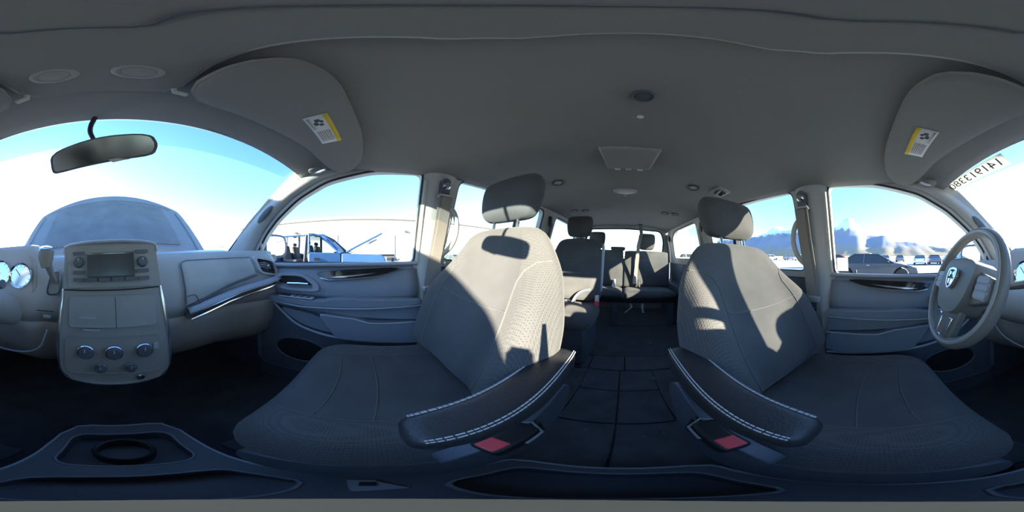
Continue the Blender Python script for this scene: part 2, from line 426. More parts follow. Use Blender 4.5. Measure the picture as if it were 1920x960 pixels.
def pillar_b(sx, n):
    b = MB()
    y0 = -.285
    prof = [(-.075, .0), (-.062, .018), (-.03, .030), (.03, .030), (.062, .018), (.075, .0)]
    zs = [.10, .30, .55, .75, .80, .95, 1.1, 1.17, 1.205, 1.225]
    wd = [1.0, 1.0, 1.0, .95, .90, .86, .86, .95, 1.2, 1.7]
    vs = []; fs = []
    for z, q in zip(zs, wd):
        base = sidex(z) if z > .77 else lerp(.735, .735, 1)
        for (dy, dx) in prof: vs.append((sx * (base + .006 - dx), y0 - .03 * max(0, z - .8) + dy * q, z))
    k = len(prof)
    for i in range(len(zs) - 1):
        for j in range(k - 1): fs.append((i * k + j, i * k + j + 1, (i + 1) * k + j + 1, (i + 1) * k + j))
    b.add(vs, fs)
    o = b.build('trim_%d' % n, M_TRIM, solid=.004, sub=1, ang=60)
    tag(o, 'grey plastic pillar trim behind the front door, %s side' % ('passenger' if sx > 0 else 'driver'), kind='structure')
    b = MB(); b.prism(rrect(-.30, 1.195, .035, .016, .0079), lambda y, z, d: Vector((sx * (sidex(z) - .022 - d), y, z)), 0, .004); b.build('cap', M_TRIM, o, bevel=.001)
pillar_a(1, 1); pillar_a(-1, 2); pillar_b(1, 3); pillar_b(-1, 4)

# ------------------------------------------------------------------ front doors
def door(sx, n):
    side = 'passenger' if sx > 0 else 'driver'
    d = thing('door_%d' % n, (sx * .74, .15, 0), 'grey plastic front door panel on the %s side' % side, None, kind='structure')
    F = lambda y, z, dx: Vector((sx * (.738 - dx), y, z))
    b = MB(); b.prism(chaikin([(.60, .12), (.60, .78), (.20, .785), (-.225, .79), (-.225, .12)], 1, k=.06), F, -.03, .012); b.build('door_panel', M_DOOR, d, bevel=.006)
    b = MB(); b.prism([(.56, .766), (.30, .772), (-.222, .782), (-.222, .800), (.30, .791), (.56, .786)], F, .0, .030); o = b.build('belt_rail', M_DOORL, d, bevel=.008)
    b = MB(); b.lathe([(.004, 0), (.006, .002), (.006, .012), (.003, .016)], Matrix.Translation(F(-.11, .799, .012)), 12); b.build('lock_knob', M_DARK, o)
    # upper bolster surface, armrest shelf
    def up(u, v):
        y = lerp(.565, -.222, u); z = lerp(.765, .635, v)
        h = .012 + .022 * sm(.1, 1, v) + .010 * math.sin(PI * v)
        return F(y, z, h)
    b = MB(); b.grid(up, 16, 8); b.build('upper_panel', M_DOOR, d, solid=.004)
    arm = chaikin([(.50, .640), (.50, .612), (.30, .600), (.10, .606), (-.222, .612), (-.222, .636), (.05, .646), (.15, .642), (.20, .628), (.42, .628)], 1, k=.2)
    b = MB(); b.prism(arm, F, .0, .082); ao = b.build('armrest', M_DOOR, d, bevel=.012, seg=3)
    b = MB(); b.tube([F(.50, .604, .070), (F(.3, .596, .083)), F(.10, .602, .083), F(-.22, .609, .080)], .0035, 6); b.build('armrest_piping', M_DOORL, ao)
    b = MB(); b.box(F(.32, .634, .062), (.035, .17, .006)); so = b.build('switch_panel', M_GREYP, ao, bevel=.002)
    b = MB(); b.box(F(.375, .638, .062), (.022, .05, .005)); b.build('switch_recess', M_BLACK, so, bevel=.001)
    for yy in (.325, .295, .262):
        b = MB(); b.box(F(yy, .639, .062), (.018, .016, .007)); b.build('switch', M_DARK, so, bevel=.002)
    # inner handle with bezel
    bz_o = chaikin([(.455, .66), (.455, .74), (.30, .748), (.215, .70), (.215, .66)], 2, k=.2)
    bz_i = chaikin([(.425, .672), (.425, .728), (.30, .733), (.245, .695), (.245, .672)], 2, k=.2)
    b = MB(); b.holed(bz_o, [bz_i], F, .018, .048); b.build('handle_bezel', M_DOORL, d, bevel=.004)
    b = MB(); b.prism(bz_i, F, .006, .036); b.build('handle_recess', M_BLACK, d)
    b = MB(); b.tube([F(.372, .690, .040), F(.365, .694, .054), F(.31, .698, .058), F(.262, .698, .056)], [.006, .008, .008, .006], 10, flat=(1, 1)); b.build('door_handle', M_CHROME, d)
    # gloss accent blade with chrome streaks
    bl = [(.232, .752), (.21, .728), (.17, .722), (.05, .731), (-.07, .745), (-.145, .770), (-.10, .774), (.10, .764)]
    def FB(y, z, dx): return F(y, z, dx + .012 + .030 * sm(.765, .64, z) * .0 + (.777 - z) * .28)
    b = MB(); b.prism(chaikin(bl, 1, k=.15), FB, .006, .016); bo = b.build('accent_blade', M_GLOSS, d, bevel=.003)
    b = MB(); b.prism([(.165, .731), (.12, .737), (.03, .746), (-.04, .753), (.02, .742), (.10, .731)], FB, .012, .019); b.build('chrome_streak', M_CHROME, bo, bevel=.001)
    b = MB(); b.tube([FB(.21, .726, .016), FB(.17, .719, .016), FB(.05, .728, .016), FB(-.05, .738, .016)], .003, 6); b.build('chrome_edge', M_CHROME, bo)
    # lower panel, map pocket, cup recess, kick speaker
    b = MB(); b.prism([(.54, .60), (-.222, .605), (-.222, .53), (.05, .555), (.18, .57), (.40, .58)], F, .0, .058); b.build('mid_panel', M_DOOR, d, bevel=.015)
    pk = chaikin([(.205, .562), (.185, .568), (.05, .558), (-.01, .535), (-.222, .530), (-.222, .425), (.13, .452), (.165, .50)], 1, k=.15)
    b = MB(); b.prism(pk, F, .0, .085); po = b.build('map_pocket', M_DOOR, d, bevel=.012, seg=3)
    b = MB(); b.tube([F(.20, .566, .080), F(.06, .557, .086), F(-.01, .536, .086), F(-.22, .532, .084)], .004, 6); b.build('pocket_lip', M_DOORL, po)
    b = MB(); b.prism(chaikin([(.42, .57), (.22, .545), (.16, .49), (.14, .452), (.30, .485), (.38, .53)], 2, k=.2), F, .0, .045); b.build('cup_holder_panel', M_DOORL if False else M_DOOR, d, bevel=.01)
    b = MB(); b.tube(chaikin([F(.45, .585, .05), F(.40, .545, .055), F(.32, .487, .06), F(.22, .462, .066), F(.14, .449, .07), F(-.22, .419, .074)], 2, closed=False), .006, 8); b.build('arc_ridge', M_DOORL, d)
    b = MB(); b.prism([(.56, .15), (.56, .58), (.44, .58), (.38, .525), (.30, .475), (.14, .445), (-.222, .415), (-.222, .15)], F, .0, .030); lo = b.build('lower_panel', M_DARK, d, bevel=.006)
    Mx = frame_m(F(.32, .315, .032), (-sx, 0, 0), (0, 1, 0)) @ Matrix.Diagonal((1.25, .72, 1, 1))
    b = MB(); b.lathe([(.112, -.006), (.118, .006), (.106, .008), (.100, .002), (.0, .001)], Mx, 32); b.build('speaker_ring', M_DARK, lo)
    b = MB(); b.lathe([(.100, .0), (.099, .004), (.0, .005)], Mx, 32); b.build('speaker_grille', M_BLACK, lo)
    # frame of the glass that belongs to the door
    b = MB(); b.tube([Vector((sx * (sidex(z) - .006), y - .012, z)) for (y, z) in ((-.212, .79), (-.218, 1.0), (-.222, 1.16))], .010, 8); b.build('window_channel', M_TRIM, d)
    b = MB(); b.tube([Vector((sx * (sidex(z) - .002), y, z)) for (y, z) in ((.545, .79), (.535, .90))], .006, 8); b.build('quarter_post', M_TRIM, d)
    return d
door(1, 1); door(-1, 2)

# ------------------------------------------------------------------ dashboard
dash = thing('dashboard', (0, .75, 0), 'wide grey plastic dashboard under the windshield', 'dashboard')
def dtop(x):                                         # height of the dash edge facing the cabin
    h = .848
    h += .055 * sm(-.24, -.31, x) * (1 - sm(-.52, -.60, x))   # instrument hood
    return h
def dface(x):                                        # y of the upper face
    return .60 - .10 * sm(.45, .74, abs(x)) - .03 * sm(-.24, -.31, x) * (1 - sm(-.52, -.62, x))
def dsec(x):
    zt = dtop(x); yf = dface(x)
    yb = 1.04 - .22 * (x / .72) ** 2
    return [(yb, .835), ((yb + yf) / 2, .843 + (zt - .848) * .4), (yf + .06, zt + .003), (yf + .02, zt), (yf, zt - .022),
            (yf - .03, .78), (yf - .05, .72), (yf - .055, .66), (yf - .045, .60)]
NX = 60
b = MB(); vs = []; fs = []
for i in range(NX + 1):
    x = -.742 + 1.484 * i / NX
    for (y, z) in dsec(x): vs.append((x, y, z))
k = 9
for i in range(NX):
    for j in range(k - 1): fs.append((i * k + j, i * k + j + 1, (i + 1) * k + j + 1, (i + 1) * k + j))
b.add(vs, fs); b.build('top_pad', M_DASH, dash, solid=.008, ang=60)
b = MB(); vs = []; fs = []
for i in range(NX + 1):
    x = -.742 + 1.484 * i / NX; yf = dface(x)
    for (y, z) in [(yf - .048, .605), (yf - .04, .56), (yf - .02, .48), (yf + .02, .40), (yf + .10, .33), (yf + .25, .30)]: vs.append((x, y, z))
k = 6
for i in range(NX):
    for j in range(k - 1): fs.append((i * k + j, i * k + j + 1, (i + 1) * k + j + 1, (i + 1) * k + j))
b.add(vs, fs); b.build('lower_panel', M_DASH_LOW, dash, solid=.008, ang=60)
for x in (-.742, .742):
    yf = dface(x); b = MB()
    b.prism([(yf + .4, .84), (yf + .02, .845), (yf - .05, .72), (yf - .05, .6), (yf + .05, .38), (yf + .4, .30)], lambda y, z, d: Vector((x + d, y, z)), -.01, .01)
    b.build('end_cap', M_DASH, dash, bevel=.01)
def DF(x, z, d=0):                                   # point on the upper dash face, d towards the cabin
    s_ = dsec(x); s_ = s_[4:]
    for (y0, z0), (y1, z1) in zip(s_, s_[1:]):
        if z1 <= z <= z0 + .03:
            t = (z0 - z) / (z0 - z1); return Vector((x, lerp(y0, y1, t) - d, z))
    return Vector((x, s_[-1][0] - d, z))
# upper glove box lid as a thin curved shell following the face
def patch(name, outl_fn, nu, nv, d, m, parent, th=.006):
    b = MB(); b.grid(lambda u, v: DF(*outl_fn(u, v), d), nu, nv); return b.build(name, m, parent, solid=th, bevel=.002)
gb = patch('glove_box_lid', lambda u, v: (lerp(.262, .60, u), lerp(.815, lerp(.652, .742, u), v)), 14, 8, .010, M_DASH, dash)
seam_pts = [DF(lerp(.258, .262, 0), z, .014) for z in (.66, .72, .78, .80)] + [DF(.268, .816, .014)] + [DF(x, .822, .014) for x in (.29, .40, .50, .60)]
b = MB(); b.tube(seam_pts, .002, 6); b.build('lid_gap', M_DARK, gb)
b = MB(); b.tube([DF(lerp(.262, .605, t), lerp(.648, .738, t), .016) for t in (0, .25, .5, .75, 1)], .0035, 6); b.build('lid_lower_gap', M_DARK, gb)
b = MB(); b.tube(chaikin([DF(.262, .69, .016), DF(.30, .695, .016), DF(.31, .67, .016), DF(.312, .655, .016)], 2, closed=False), .0015, 6); b.build('latch_outline', M_DARK, gb)
# sloping shelf under the lid
def shelf_pt(t, h, d): return DF(lerp(.262, .735, t), lerp(.628, .716, t) + h * lerp(1, .8, t), d)
b = MB(); b.grid(lambda u, v: shelf_pt(u, lerp(.020, -.002, v), .012 + .030 * math.sin(PI * v * .5)), 16, 4); sh = b.build('shelf_rail', M_DOORL, dash, solid=.006)
b = MB(); b.grid(lambda u, v: shelf_pt(lerp(.30, .97, u), lerp(-.004, -.022, v) * lerp(.6, 1, math.sin(PI * u)), .012), 16, 3); b.build('shelf_slot', M_BLACK, sh, solid=.004)
b = MB(); b.tube([shelf_pt(t, -.030 + .006 * t, .034) for t in (0.02, .2, .4, .6, .8, 1.0)], .006, 8); b.build('shelf_lip', M_CHROME, sh)
b = MB(); b.tube([shelf_pt(t, -.002, .044) for t in (0.1, .3, .5, .7, .95)], .003, 6); b.build('shelf_edge', M_CHROME, sh)
b = MB(); b.prism(chaikin([(.255, .60), (.262, .655), (.33, .66), (.355, .635), (.30, .60)], 2, k=.2), lambda x, z, d: DF(x, z, d), .0, .022); b.build('shelf_pocket', M_DARK, sh)
# side air vents
def air_vent(cx, cz, w_, h_, m_, sl=.0):
    b = MB(); fnv = lambda x, z, d: DF(x, z + sl * (x - cx), d)
    b.holed(rrect(cx, cz, w_, h_, .02), [rrect(cx, cz, w_ - .022, h_ - .022, .014)], fnv, .004, .022); vo = b.build('air_vent', M_DASH, m_, bevel=.003)
    b = MB(); b.prism(rrect(cx, cz, w_ - .02, h_ - .02, .014), fnv, .002, .008); b.build('vent_recess', M_BLACK, vo)
    for i in range(5):
        z = cz - h_ / 2 + .02 + (h_ - .04) * i / 4
        b = MB(); p0 = fnv(cx - w_ / 2 + .014, z, .012); p1 = fnv(cx + w_ / 2 - .014, z, .012)
        b.tube([p0, p1], .0035, 6, flat=(1.6, .5)); b.build('louvre', M_DARK, vo)
    b = MB(); p = fnv(cx, cz, .018); b.box(p, (.012, .012, .014)); b.build('vent_tab', M_CHROME, vo, bevel=.002)
air_vent(.665, .775, .105, .085, dash, -.25)
air_vent(-.685, .785, .095, .085, dash, .25)
# instrument cluster
cl = MB(); cl.prism(chaikin([(-.585, .70), (-.575, .84), (-.52, .872), (-.32, .875), (-.275, .84), (-.265, .70)], 2, k=.2), lambda x, z, d: Vector((x, .572 - d + (z - .78) * .25, z)), 0, .03)
clo = cl.build('instrument_panel', M_STACK, dash, bevel=.006)
def gauge(x, z, r):
    Mx = frame_m((x, .538 + (z - .78) * .25, z), (0, -1, .25))
    b = MB(); b.lathe([(r, 0), (r + .006, .004), (r + .004, .012), (r - .003, .006)], Mx, 32); g = b.build('gauge', M_CHROME, clo)
    b = MB(); b.lathe([(r - .002, .0), (r - .002, .004), (.0, .005)], Mx, 32); b.build('dial', M_DIAL, g)
    b = MB(); b.tube([Mx @ Vector((0, 0, .007)), Mx @ Vector((-r * .5, r * .55, .007))], .0015, 5); b.build('needle', M_RED, g)
    b = MB()
    for i in range(11):
        a = R(225 - 27 * i); b.tube([Mx @ Vector((math.cos(a) * r * .78, math.sin(a) * r * .78, .006)), Mx @ Vector((math.cos(a) * r * .92, math.sin(a) * r * .92, .006))], .001, 4)
    b.build('tick_marks', M_INK, g)
gauge(-.335, .785, .046); gauge(-.435, .79, .052); gauge(-.53, .785, .042)
# centre stack
def SF(x, z, d=0):                                   # stack face leans towards the cabin lower down
    t = (z - .40) / .50
    y = .557 - .075 * sm(1.0, .0, t) - .018 * (1 - (x / .19) ** 2)
    return Vector((x, y - d, z))
st_out = chaikin([(-.152, .895), (.152, .895), (.160, .80), (.172, .60), (.165, .45), (.12, .402), (0, .395), (-.12, .402), (-.165, .45), (-.172, .60), (-.160, .80)], 2, k=.15)
b = MB(); b.prism(st_out, lambda x, z, d: SF(x, z, d) if d > 0 else Vector((x, .66, z)), -.1, .012); st = b.build('center_stack', M_STACK, dash, bevel=.006)
b = MB(); b.tube(chaikin([(-.155, .880), (-.150, .897), (.150, .897), (.155, .880)], 2, closed=False, k=.25) and [SF(x, z, .010) for x, z in chaikin([(-.157, .86), (-.152, .898), (.152, .898), (.157, .86)], 2, closed=False)], .006, 8); b.build('top_lip', M_DOORL, st)
for s in (-1, 1):
    b = MB(); b.tube([SF(s * x, z, .014) for x, z in ((.160, .745), (.166, .68), (.172, .60), (.172, .52), (.166, .455), (.145, .417))], [.003, .006, .007, .006, .005, .004], 8, flat=(1, .7)); b.build('chrome_strip', M_CHROME, st)
b = MB(); b.tube([SF(x, z, .014) for x, z in chaikin([(-.166, .455), (-.145, .412), (-.07, .398), (0, .395), (.07, .398), (.145, .412), (.166, .455)], 1, closed=False)], .0025, 6); b.build('chrome_base', M_CHROME, st)
b = MB(); b.prism(rrect(0, .812, .285, .125, .012), SF, .010, .017); rad = b.build('radio', M_STACK, st, bevel=.003)
b = MB(); b.prism(rrect(0, .822, .150, .080, .006), SF, .015, .019); b.build('radio_screen', M_SCREEN, rad)
def knob(x, z, r, par, m_=M_DARK, h=.016):
    Mx = frame_m(SF(x, z, .013), (0, -1, .12))
    b = MB(); b.lathe([(r * 1.15, 0), (r * 1.15, .004), (r, .005), (r * .92, h), (r * .6, h + .001), (0, h)], Mx, 24); ko = b.build('knob', m_, par)
    b = MB(); b.lathe([(r * 1.18, .001), (r * 1.28, .003), (r * 1.18, .006), (r * 1.05, .004)], Mx, 24); b.build('knob_ring', M_CHROME, ko)
    b = MB(); b.tube([Mx @ Vector((0, r * .25, h + .001)), Mx @ Vector((0, r * .85, h + .001))], .001, 4); b.build('knob_mark', M_WHITE, ko)
knob(-.103, .832, .015, rad); knob(.103, .828, .015, rad)
for i in range(6):
    z = .776
    b = MB(); b.prism(rrect(-.105 + .042 * i, z, .036, .012, .003), SF, .015, .021); b.build('button', M_DARK, rad, bevel=.001)
for s in (-1, 1):
    for i in range(3):
        b = MB(); b.prism(rrect(s * .103, .800 - .0 + .0 * i + (.862 - .800) * (i == 2), .04, .012, .003), SF, .015, .020)
        if i != 1: b.build('button', M_DARK, rad, bevel=.001)
b = MB(); b.tube([SF(x, .742, .012) for x in (-.155, -.08, 0, .08, .155)], .0022, 6); b.build('panel_gap', M_BLACK, st)
b = MB(); b.prism(rrect(0, .672, .275, .105, .015), SF, .009, .014); pk = b.build('storage_door', M_STACK, st, bevel=.003)
for (x, z, w_) in ((-.078, .655, .05), (-.065, .615, .05)):
    b = MB(); b.prism(rrect(x, z, w_, .006, .002), SF, .014, .016); b.build('marking', M_GREYP, pk)
b = MB(); b.tube([SF(.01, z, .014) for z in (.72, .67, .62)], .001, 4); b.build('door_split', M_BLACK, pk)
b = MB(); b.prism(rrect(0, .515, .30, .150, .03), SF, .009, .013); hv = b.build('climate_panel', M_STACK, st, bevel=.003)
for (x, z, r) in ((-.083, .535, .021), (0, .535, .021), (.088, .535, .021)): knob(x, z, r, hv)
for (x, z, r) in ((-.04, .475, .014), (.045, .475, .014)): knob(x, z, r, hv)
b = MB(); b.prism(rrect(.125, .545, .016, .02, .003), SF, .012, .016); b.build('button', M_GREYP, hv, bevel=.001)
b = MB(); b.lathe([(.010, 0), (.012, .004), (.008, .006)], frame_m(SF(.07, .425, .011), (0, -1, .12)), 16); b.build('power_socket', M_CHROME, st)
# light switch, knee panel lines on the driver's side
b = MB(); b.lathe([(.020, 0), (.022, .005), (.017, .014), (0, .015)], frame_m(DF(-.655, .69, .008), (0, -1, .1)), 20); b.build('light_switch', M_DARK, dash)
b = MB(); b.tube(chaikin([Vector((-.62, .50, .60)), Vector((-.56, .485, .50)), Vector((-.40, .478, .47)), Vector((-.24, .478, .50)), Vector((-.21, .485, .60))], 2, closed=False), .0035, 6); b.build('knee_panel_edge', M_DOORL, dash)
b = MB(); b.tube([Vector((-.62, .545, .655)), Vector((-.40, .525, .655)), Vector((-.20, .535, .655))], .0018, 5); b.build('knee_panel_gap', M_BLACK, dash)
b = MB(); b.box((-.225, .528, .635), (.03, .01, .012)); b.build('ignition_marking', M_GREYP, dash, bevel=.002)

# gear lever on the dash
gs = thing('gear_shifter', (-.20, .50, .72), 'dash mounted gear lever with chrome edged gate left of the radio', 'gear lever')
Fg = lambda x, z, d: Vector((x, .548 - d, z))
tri = chaikin([(-.232, .715), (-.205, .805), (-.168, .812), (-.175, .72)], 2, k=.18)
b = MB(); b.holed(tri, [[(lerp(a, -.195, .22), lerp(c, .76, .14)) for a, c in tri]], Fg, .0, .016); b.build('gate_frame', M_CHROME, gs, bevel=.003)
b = MB(); b.prism([(lerp(a, -.195, .15), lerp(c, .76, .1)) for a, c in tri], Fg, .0, .008); b.build('gate', M_STACK, gs)
b = MB(); b.tube([(-.193, .54, .765), (-.193, .50, .80), (-.190, .462, .838)], [.010, .011, .013], 12); b.build('lever', M_STACK, gs)
b = MB(); b.tube([(-.188, .448, .822), (-.190, .452, .85), (-.189, .456, .872), (-.189, .457, .884)], [.014, .022, .023, .013], 16, flat=(1.1, .8)); kn = b.build('grip', M_WHUB, gs)
b = MB(); b.lathe([(.016, 0), (.019, .003), (.013, .006), (.0, .006)], frame_m((-.189, .455, .880), (.05, -.35, 1)) @ Matrix.Diagonal((1.1, .75, 1, 1)), 20); b.build('grip_cap', M_CHROME, kn)

# ------------------------------------------------------------------ steering wheel
WC = Vector((-.395, .215, .783)); WN = Vector((0, -.93, .38)).normalized()
WM = frame_m(WC, WN, (1, 0, 0))                       # local z towards the driver, local y up the wheel
sw = thing('steering_wheel', WC, 'grey steering wheel with shield emblem and chrome lower spoke inserts', 'steering wheel')
b = MB(); b.tube([WM @ Vector((.162 * math.cos(2 * PI * i / 48), .162 * math.sin(2 * PI * i / 48), 0)) for i in range(48)], .0155, 12, closed=True); rim = b.build('rim', M_WHEEL, sw)
b = MB(); b.tube([WM @ Vector((.1615 * math.cos(2 * PI * i / 48), .1615 * math.sin(2 * PI * i / 48), .0125)) for i in range(48)], .0055, 8, closed=True); b.build('rim_highlight_strip', M_GREYP, rim)
hub = chaikin([(-.095, .055), (-.06, .075), (.06, .075), (.095, .055), (.085, -.03), (.05, -.085), (-.05, -.085), (-.085, -.03)], 2, k=.2)
def hubfn(x, y, d):
    return WM @ Vector((x * (1 - .08 * (d > .02)), y * (1 - .08 * (d > .02)), d - .02 + (0.012 * (1 - (x / .1) ** 2 - (y / .1) ** 2) if d > .02 else 0)))
b = MB(); b.prism(hub, hubfn, -.02, .045); hb = b.build('airbag_cover', M_WHUB, sw, bevel=.012, seg=3)
for s in (-1, 1):
    b = MB(); b.prism([(s * .07, .045), (s * .162, .022), (s * .162, -.020), (s * .07, -.045)], lambda x, y, d: WM @ Vector((x, y, d)), -.018, .010); sp = b.build('spoke', M_WHUB, sw, bevel=.006)
    b = MB(); b.prism(rrect(s * .118, .003, .050, .054, .008), lambda x, y, d: WM @ Vector((x, y, d)), .004, .016); bp = b.build('button_pad', M_GREYP, sp, bevel=.003)
    for q in (-.017, .0, .017):
        b = MB(); b.prism(rrect(s * .118, .003 + q, .044, .013, .004), lambda x, y, d: WM @ Vector((x, y, d)), .012, .019); b.build('button', M_DOORL, bp, bevel=.002)
b = MB(); b.prism([(-.055, -.06), (.055, -.06), (.045, -.160), (-.045, -.160)], lambda x, y, d: WM @ Vector((x, y, d)), -.016, .008); sp = b.build('spoke', M_WHUB, sw, bevel=.006)
for s in (-1, 1):
    b = MB(); b.prism([(s * .020, -.090), (s * .040, -.088), (s * .034, -.150), (s * .012, -.152)], lambda x, y, d: WM @ Vector((x, y, d)), .004, .015); b.build('chrome_insert', M_CHROME, sp, bevel=.003)
b = MB(); b.prism([(-.010, -.146), (.010, -.146), (.014, -.158), (-.014, -.158)], lambda x, y, d: WM @ Vector((x, y, d)), .004, .014); b.build('chrome_insert', M_CHROME, sp, bevel=.003)
# shield emblem
EO = chaikin([(-.024, .026), (0, .030), (.024, .026), (.026, .005), (.018, -.018), (0, -.032), (-.018, -.018), (-.026, .005)], 2, k=.18)
EI = [(a * .78, c * .80) for a, c in EO]
FE = lambda x, y, d: WM @ Vector((x, y + .01, d + .030))
b = MB(); b.holed(EO, [EI], FE, .0, .009); em = b.build('emblem', M_CHROME, sw, bevel=.001)
b = MB(); b.prism(EI, FE, .0, .004); b.build('emblem_field', M_DARK, em)
b = MB()
for s in (-1, 1):
    b.prism([(s * .003, .016), (s * .014, .020), (s * .017, .004), (s * .010, .002), (s * .010, .010), (s * .004, .008)], FE, .003, .008)
    b.prism([(s * .003, -.002), (s * .014, -.003), (s * .010, -.014), (s * .003, -.018)], FE, .003, .008)
b.build('emblem_mark', M_CHROME, em)
b = MB(); b.tube([WM @ Vector((0, 0, -.02)), WM @ Vector((0, 0, -.10)), Vector((-.385, .47, .665)), Vector((-.385, .56, .63))], [.055, .062, .065, .065], 16); b.build('column_shroud', M_DASH_LOW, sw)
for s, dz in ((-1, .01), (1, -.01)):
    b = MB(); b.tube([WM @ Vector((s * .04, .02, -.06)), WM @ Vector((s * .12, .035 + dz, -.055)), WM @ Vector((s * .185, .045 + dz, -.045))], [.007, .008, .010], 8); b.build('stalk', M_DARK, sw)

# ------------------------------------------------------------------ rear view mirror
mc = Vector((-.010, .308, 1.083)); mx = Vector((.985, .10, .175)).normalized(); mn = Vector((-.12, -.93, -.35)); MMr = frame_m(mc, mn, mx)
rm = thing('rearview_mirror', mc, 'dark rearview mirror hanging from the windshield top', 'mirror')
mo = chaikin([(a_ * .94, b_ * .94) for a_, b_ in [(-.116, -.022), (-.106, .026), (.0, .036), (.106, .030), (.118, .0), (.106, -.030), (0, -.034), (-.106, -.032)]], 2, k=.2)
b = MB()
b.prism(mo, lambda x, y, d: MMr @ Vector((x * (1 - .25 * (d < -.02)), y * (1 - .3 * (d < -.02)), d)), -.035, .004); b.build('housing', M_DARK, rm, bevel=.008, seg=3)
b = MB(); b.prism([(x * .94, y * .88) for x, y in mo], lambda x, y, d: MMr @ Vector((x, y, d)), .003, .0055); b.build('mirror_glass', mat('auto_dim_mirror', (.17, .18, .19), .18, 1.0), rm)
b = MB(); b.prism([(.012, -.026), (.03, -.026), (.055, -.031), (.02, -.034)], lambda x, y, d: MMr @ Vector((x, y, d)), .004, .008); b.build('day_night_tab', M_SILVER, rm, bevel=.001)
b = MB(); b.tube(chaikin([mc + Vector((-.004, .018, .010)), mc + Vector((-.012, .03, .06)), mc + Vector((-.022, .034, .105)), Vector((-.014, .335, 1.240))], 2, closed=False), .006, 10); b.build('stalk', M_BLACK, rm)

# ------------------------------------------------------------------ sun visors
def visor(sx):
    side = 'passenger' if sx > 0 else 'driver'
    v = thing('sun_visor', (sx * .36, .12, 1.21), 'grey fabric sun visor folded up, with yellow headed warning label, %s side' % side, 'sun visor', 'sun visors')
    out_ = [(.115, .235), (.13, .07), (.20, .042), (.30, .032), (.45, .012), (.56, .022), (.62, .070), (.60, .125), (.54, .150), (.46, .165), (.30, .215)]
    out_ = chaikin(out_, 2, k=.22)
    def F(x, y, d): return Vector((sx * x, y, roofz(x, y) - .012 - d - .010 * sm(.05, .2, y)))
    n = len(out_); cx, cy = .37, .115
    b = MB(); rings = [(1.0, .004), (1.0, .012), (.985, .017), (.90, .020), (.55, .0225), (.2, .023)]
    vs = []; fs = []
    for (q, d) in rings:
        for (x, y) in out_: vs.append(F(cx + (x - cx) * q, cy + (y - cy) * q, d))
    for i in range(len(rings) - 1):
        for j in range(n): fs.append((i * n + j, i * n + (j + 1) % n, (i + 1) * n + (j + 1) % n, (i + 1) * n + j))
    fs.append(tuple((len(rings) - 1) * n + j for j in range(n))); fs.append(tuple(range(n))[::-1])
    b.add(vs, fs); b.build('visor_panel', M_HEAD, v, ang=50)
    b = MB(); b.tube([F(x * 1.0 + (cx - x) * .012, y + (cy - y) * .012, .014) for x, y in out_], .003, 6, closed=True); b.build('visor_piping', M_HEAD, v)
    # label
    lx, ly, lw, lh, ang = .375, .098, .118, .052, R(-4)
    def FL(a, c, d):
        x = lx + a * math.cos(ang) - c * math.sin(ang); y = ly + a * math.sin(ang) + c * math.cos(ang)
        return F(x, y, .0222 + d)
    b = MB(); b.grid(lambda u, q: FL(lw * (u - .5), lh * (q - .5), .002), 6, 3); lb = b.build('warning_label', M_WHITE, v, solid=.0008)
    b = MB(); b.grid(lambda u, q: FL(lw * (u - .5), -lh * .5 + lh * .2 * q, .0028), 6, 1); b.build('label_header', M_YELLOW, lb, solid=.0006)
    b = MB()
    for i in range(6):
        b.grid(lambda u, q: FL(lw * (.02 + .40 * u), -lh * .22 + lh * (.105 * i + .055 * q), .0028), 3, 1)
    b.build('label_text', M_GREYLAB, lb, solid=.0006)
    b = MB()
    for (a, c, w_, h_) in ((-.040, .002, .010, .012), (-.028, .008, .012, .010), (-.022, -.002, .008, .010), (-.034, -.006, .008, .008)):
        b.prism(rrect(a, c, w_, h_, .003, 2), FL, .0024, .0034)
    b.build('label_pictogram', M_INK, lb)
    b = MB(); b.grid(lambda u, q: FL(lw * (-.46 + .40 * u), lh * (.30 + .12 * q), .0028), 3, 1); b.build('label_footer', M_GREYLAB, lb, solid=.0006)
    # pivot clip
    b = MB(); c = F(.585, .19, .004); b.lathe([(.026, 0), (.026, -.006), (.02, -.010), (0, -.011)], Matrix.Translation(c), 20); pv = b.build('pivot_mount', M_HEAD, v)
    b = MB(); b.tube([c + Vector((0, 0, -.010)), c + Vector((-sx * .012, -.022, -.016)), c + Vector((-sx * .022, -.045, -.014))], .006, 8); b.build('pivot_arm', M_SILVER, pv)
    b = MB(); c2 = F(.105, .215, .0); b.tube([c2, c2 + Vector((0, 0, -.012)), c2 + Vector((sx * .02, 0, -.016))], .005, 8); b.build('retainer_clip', M_TRIM, v)
    return v
visor(1); visor(-1)

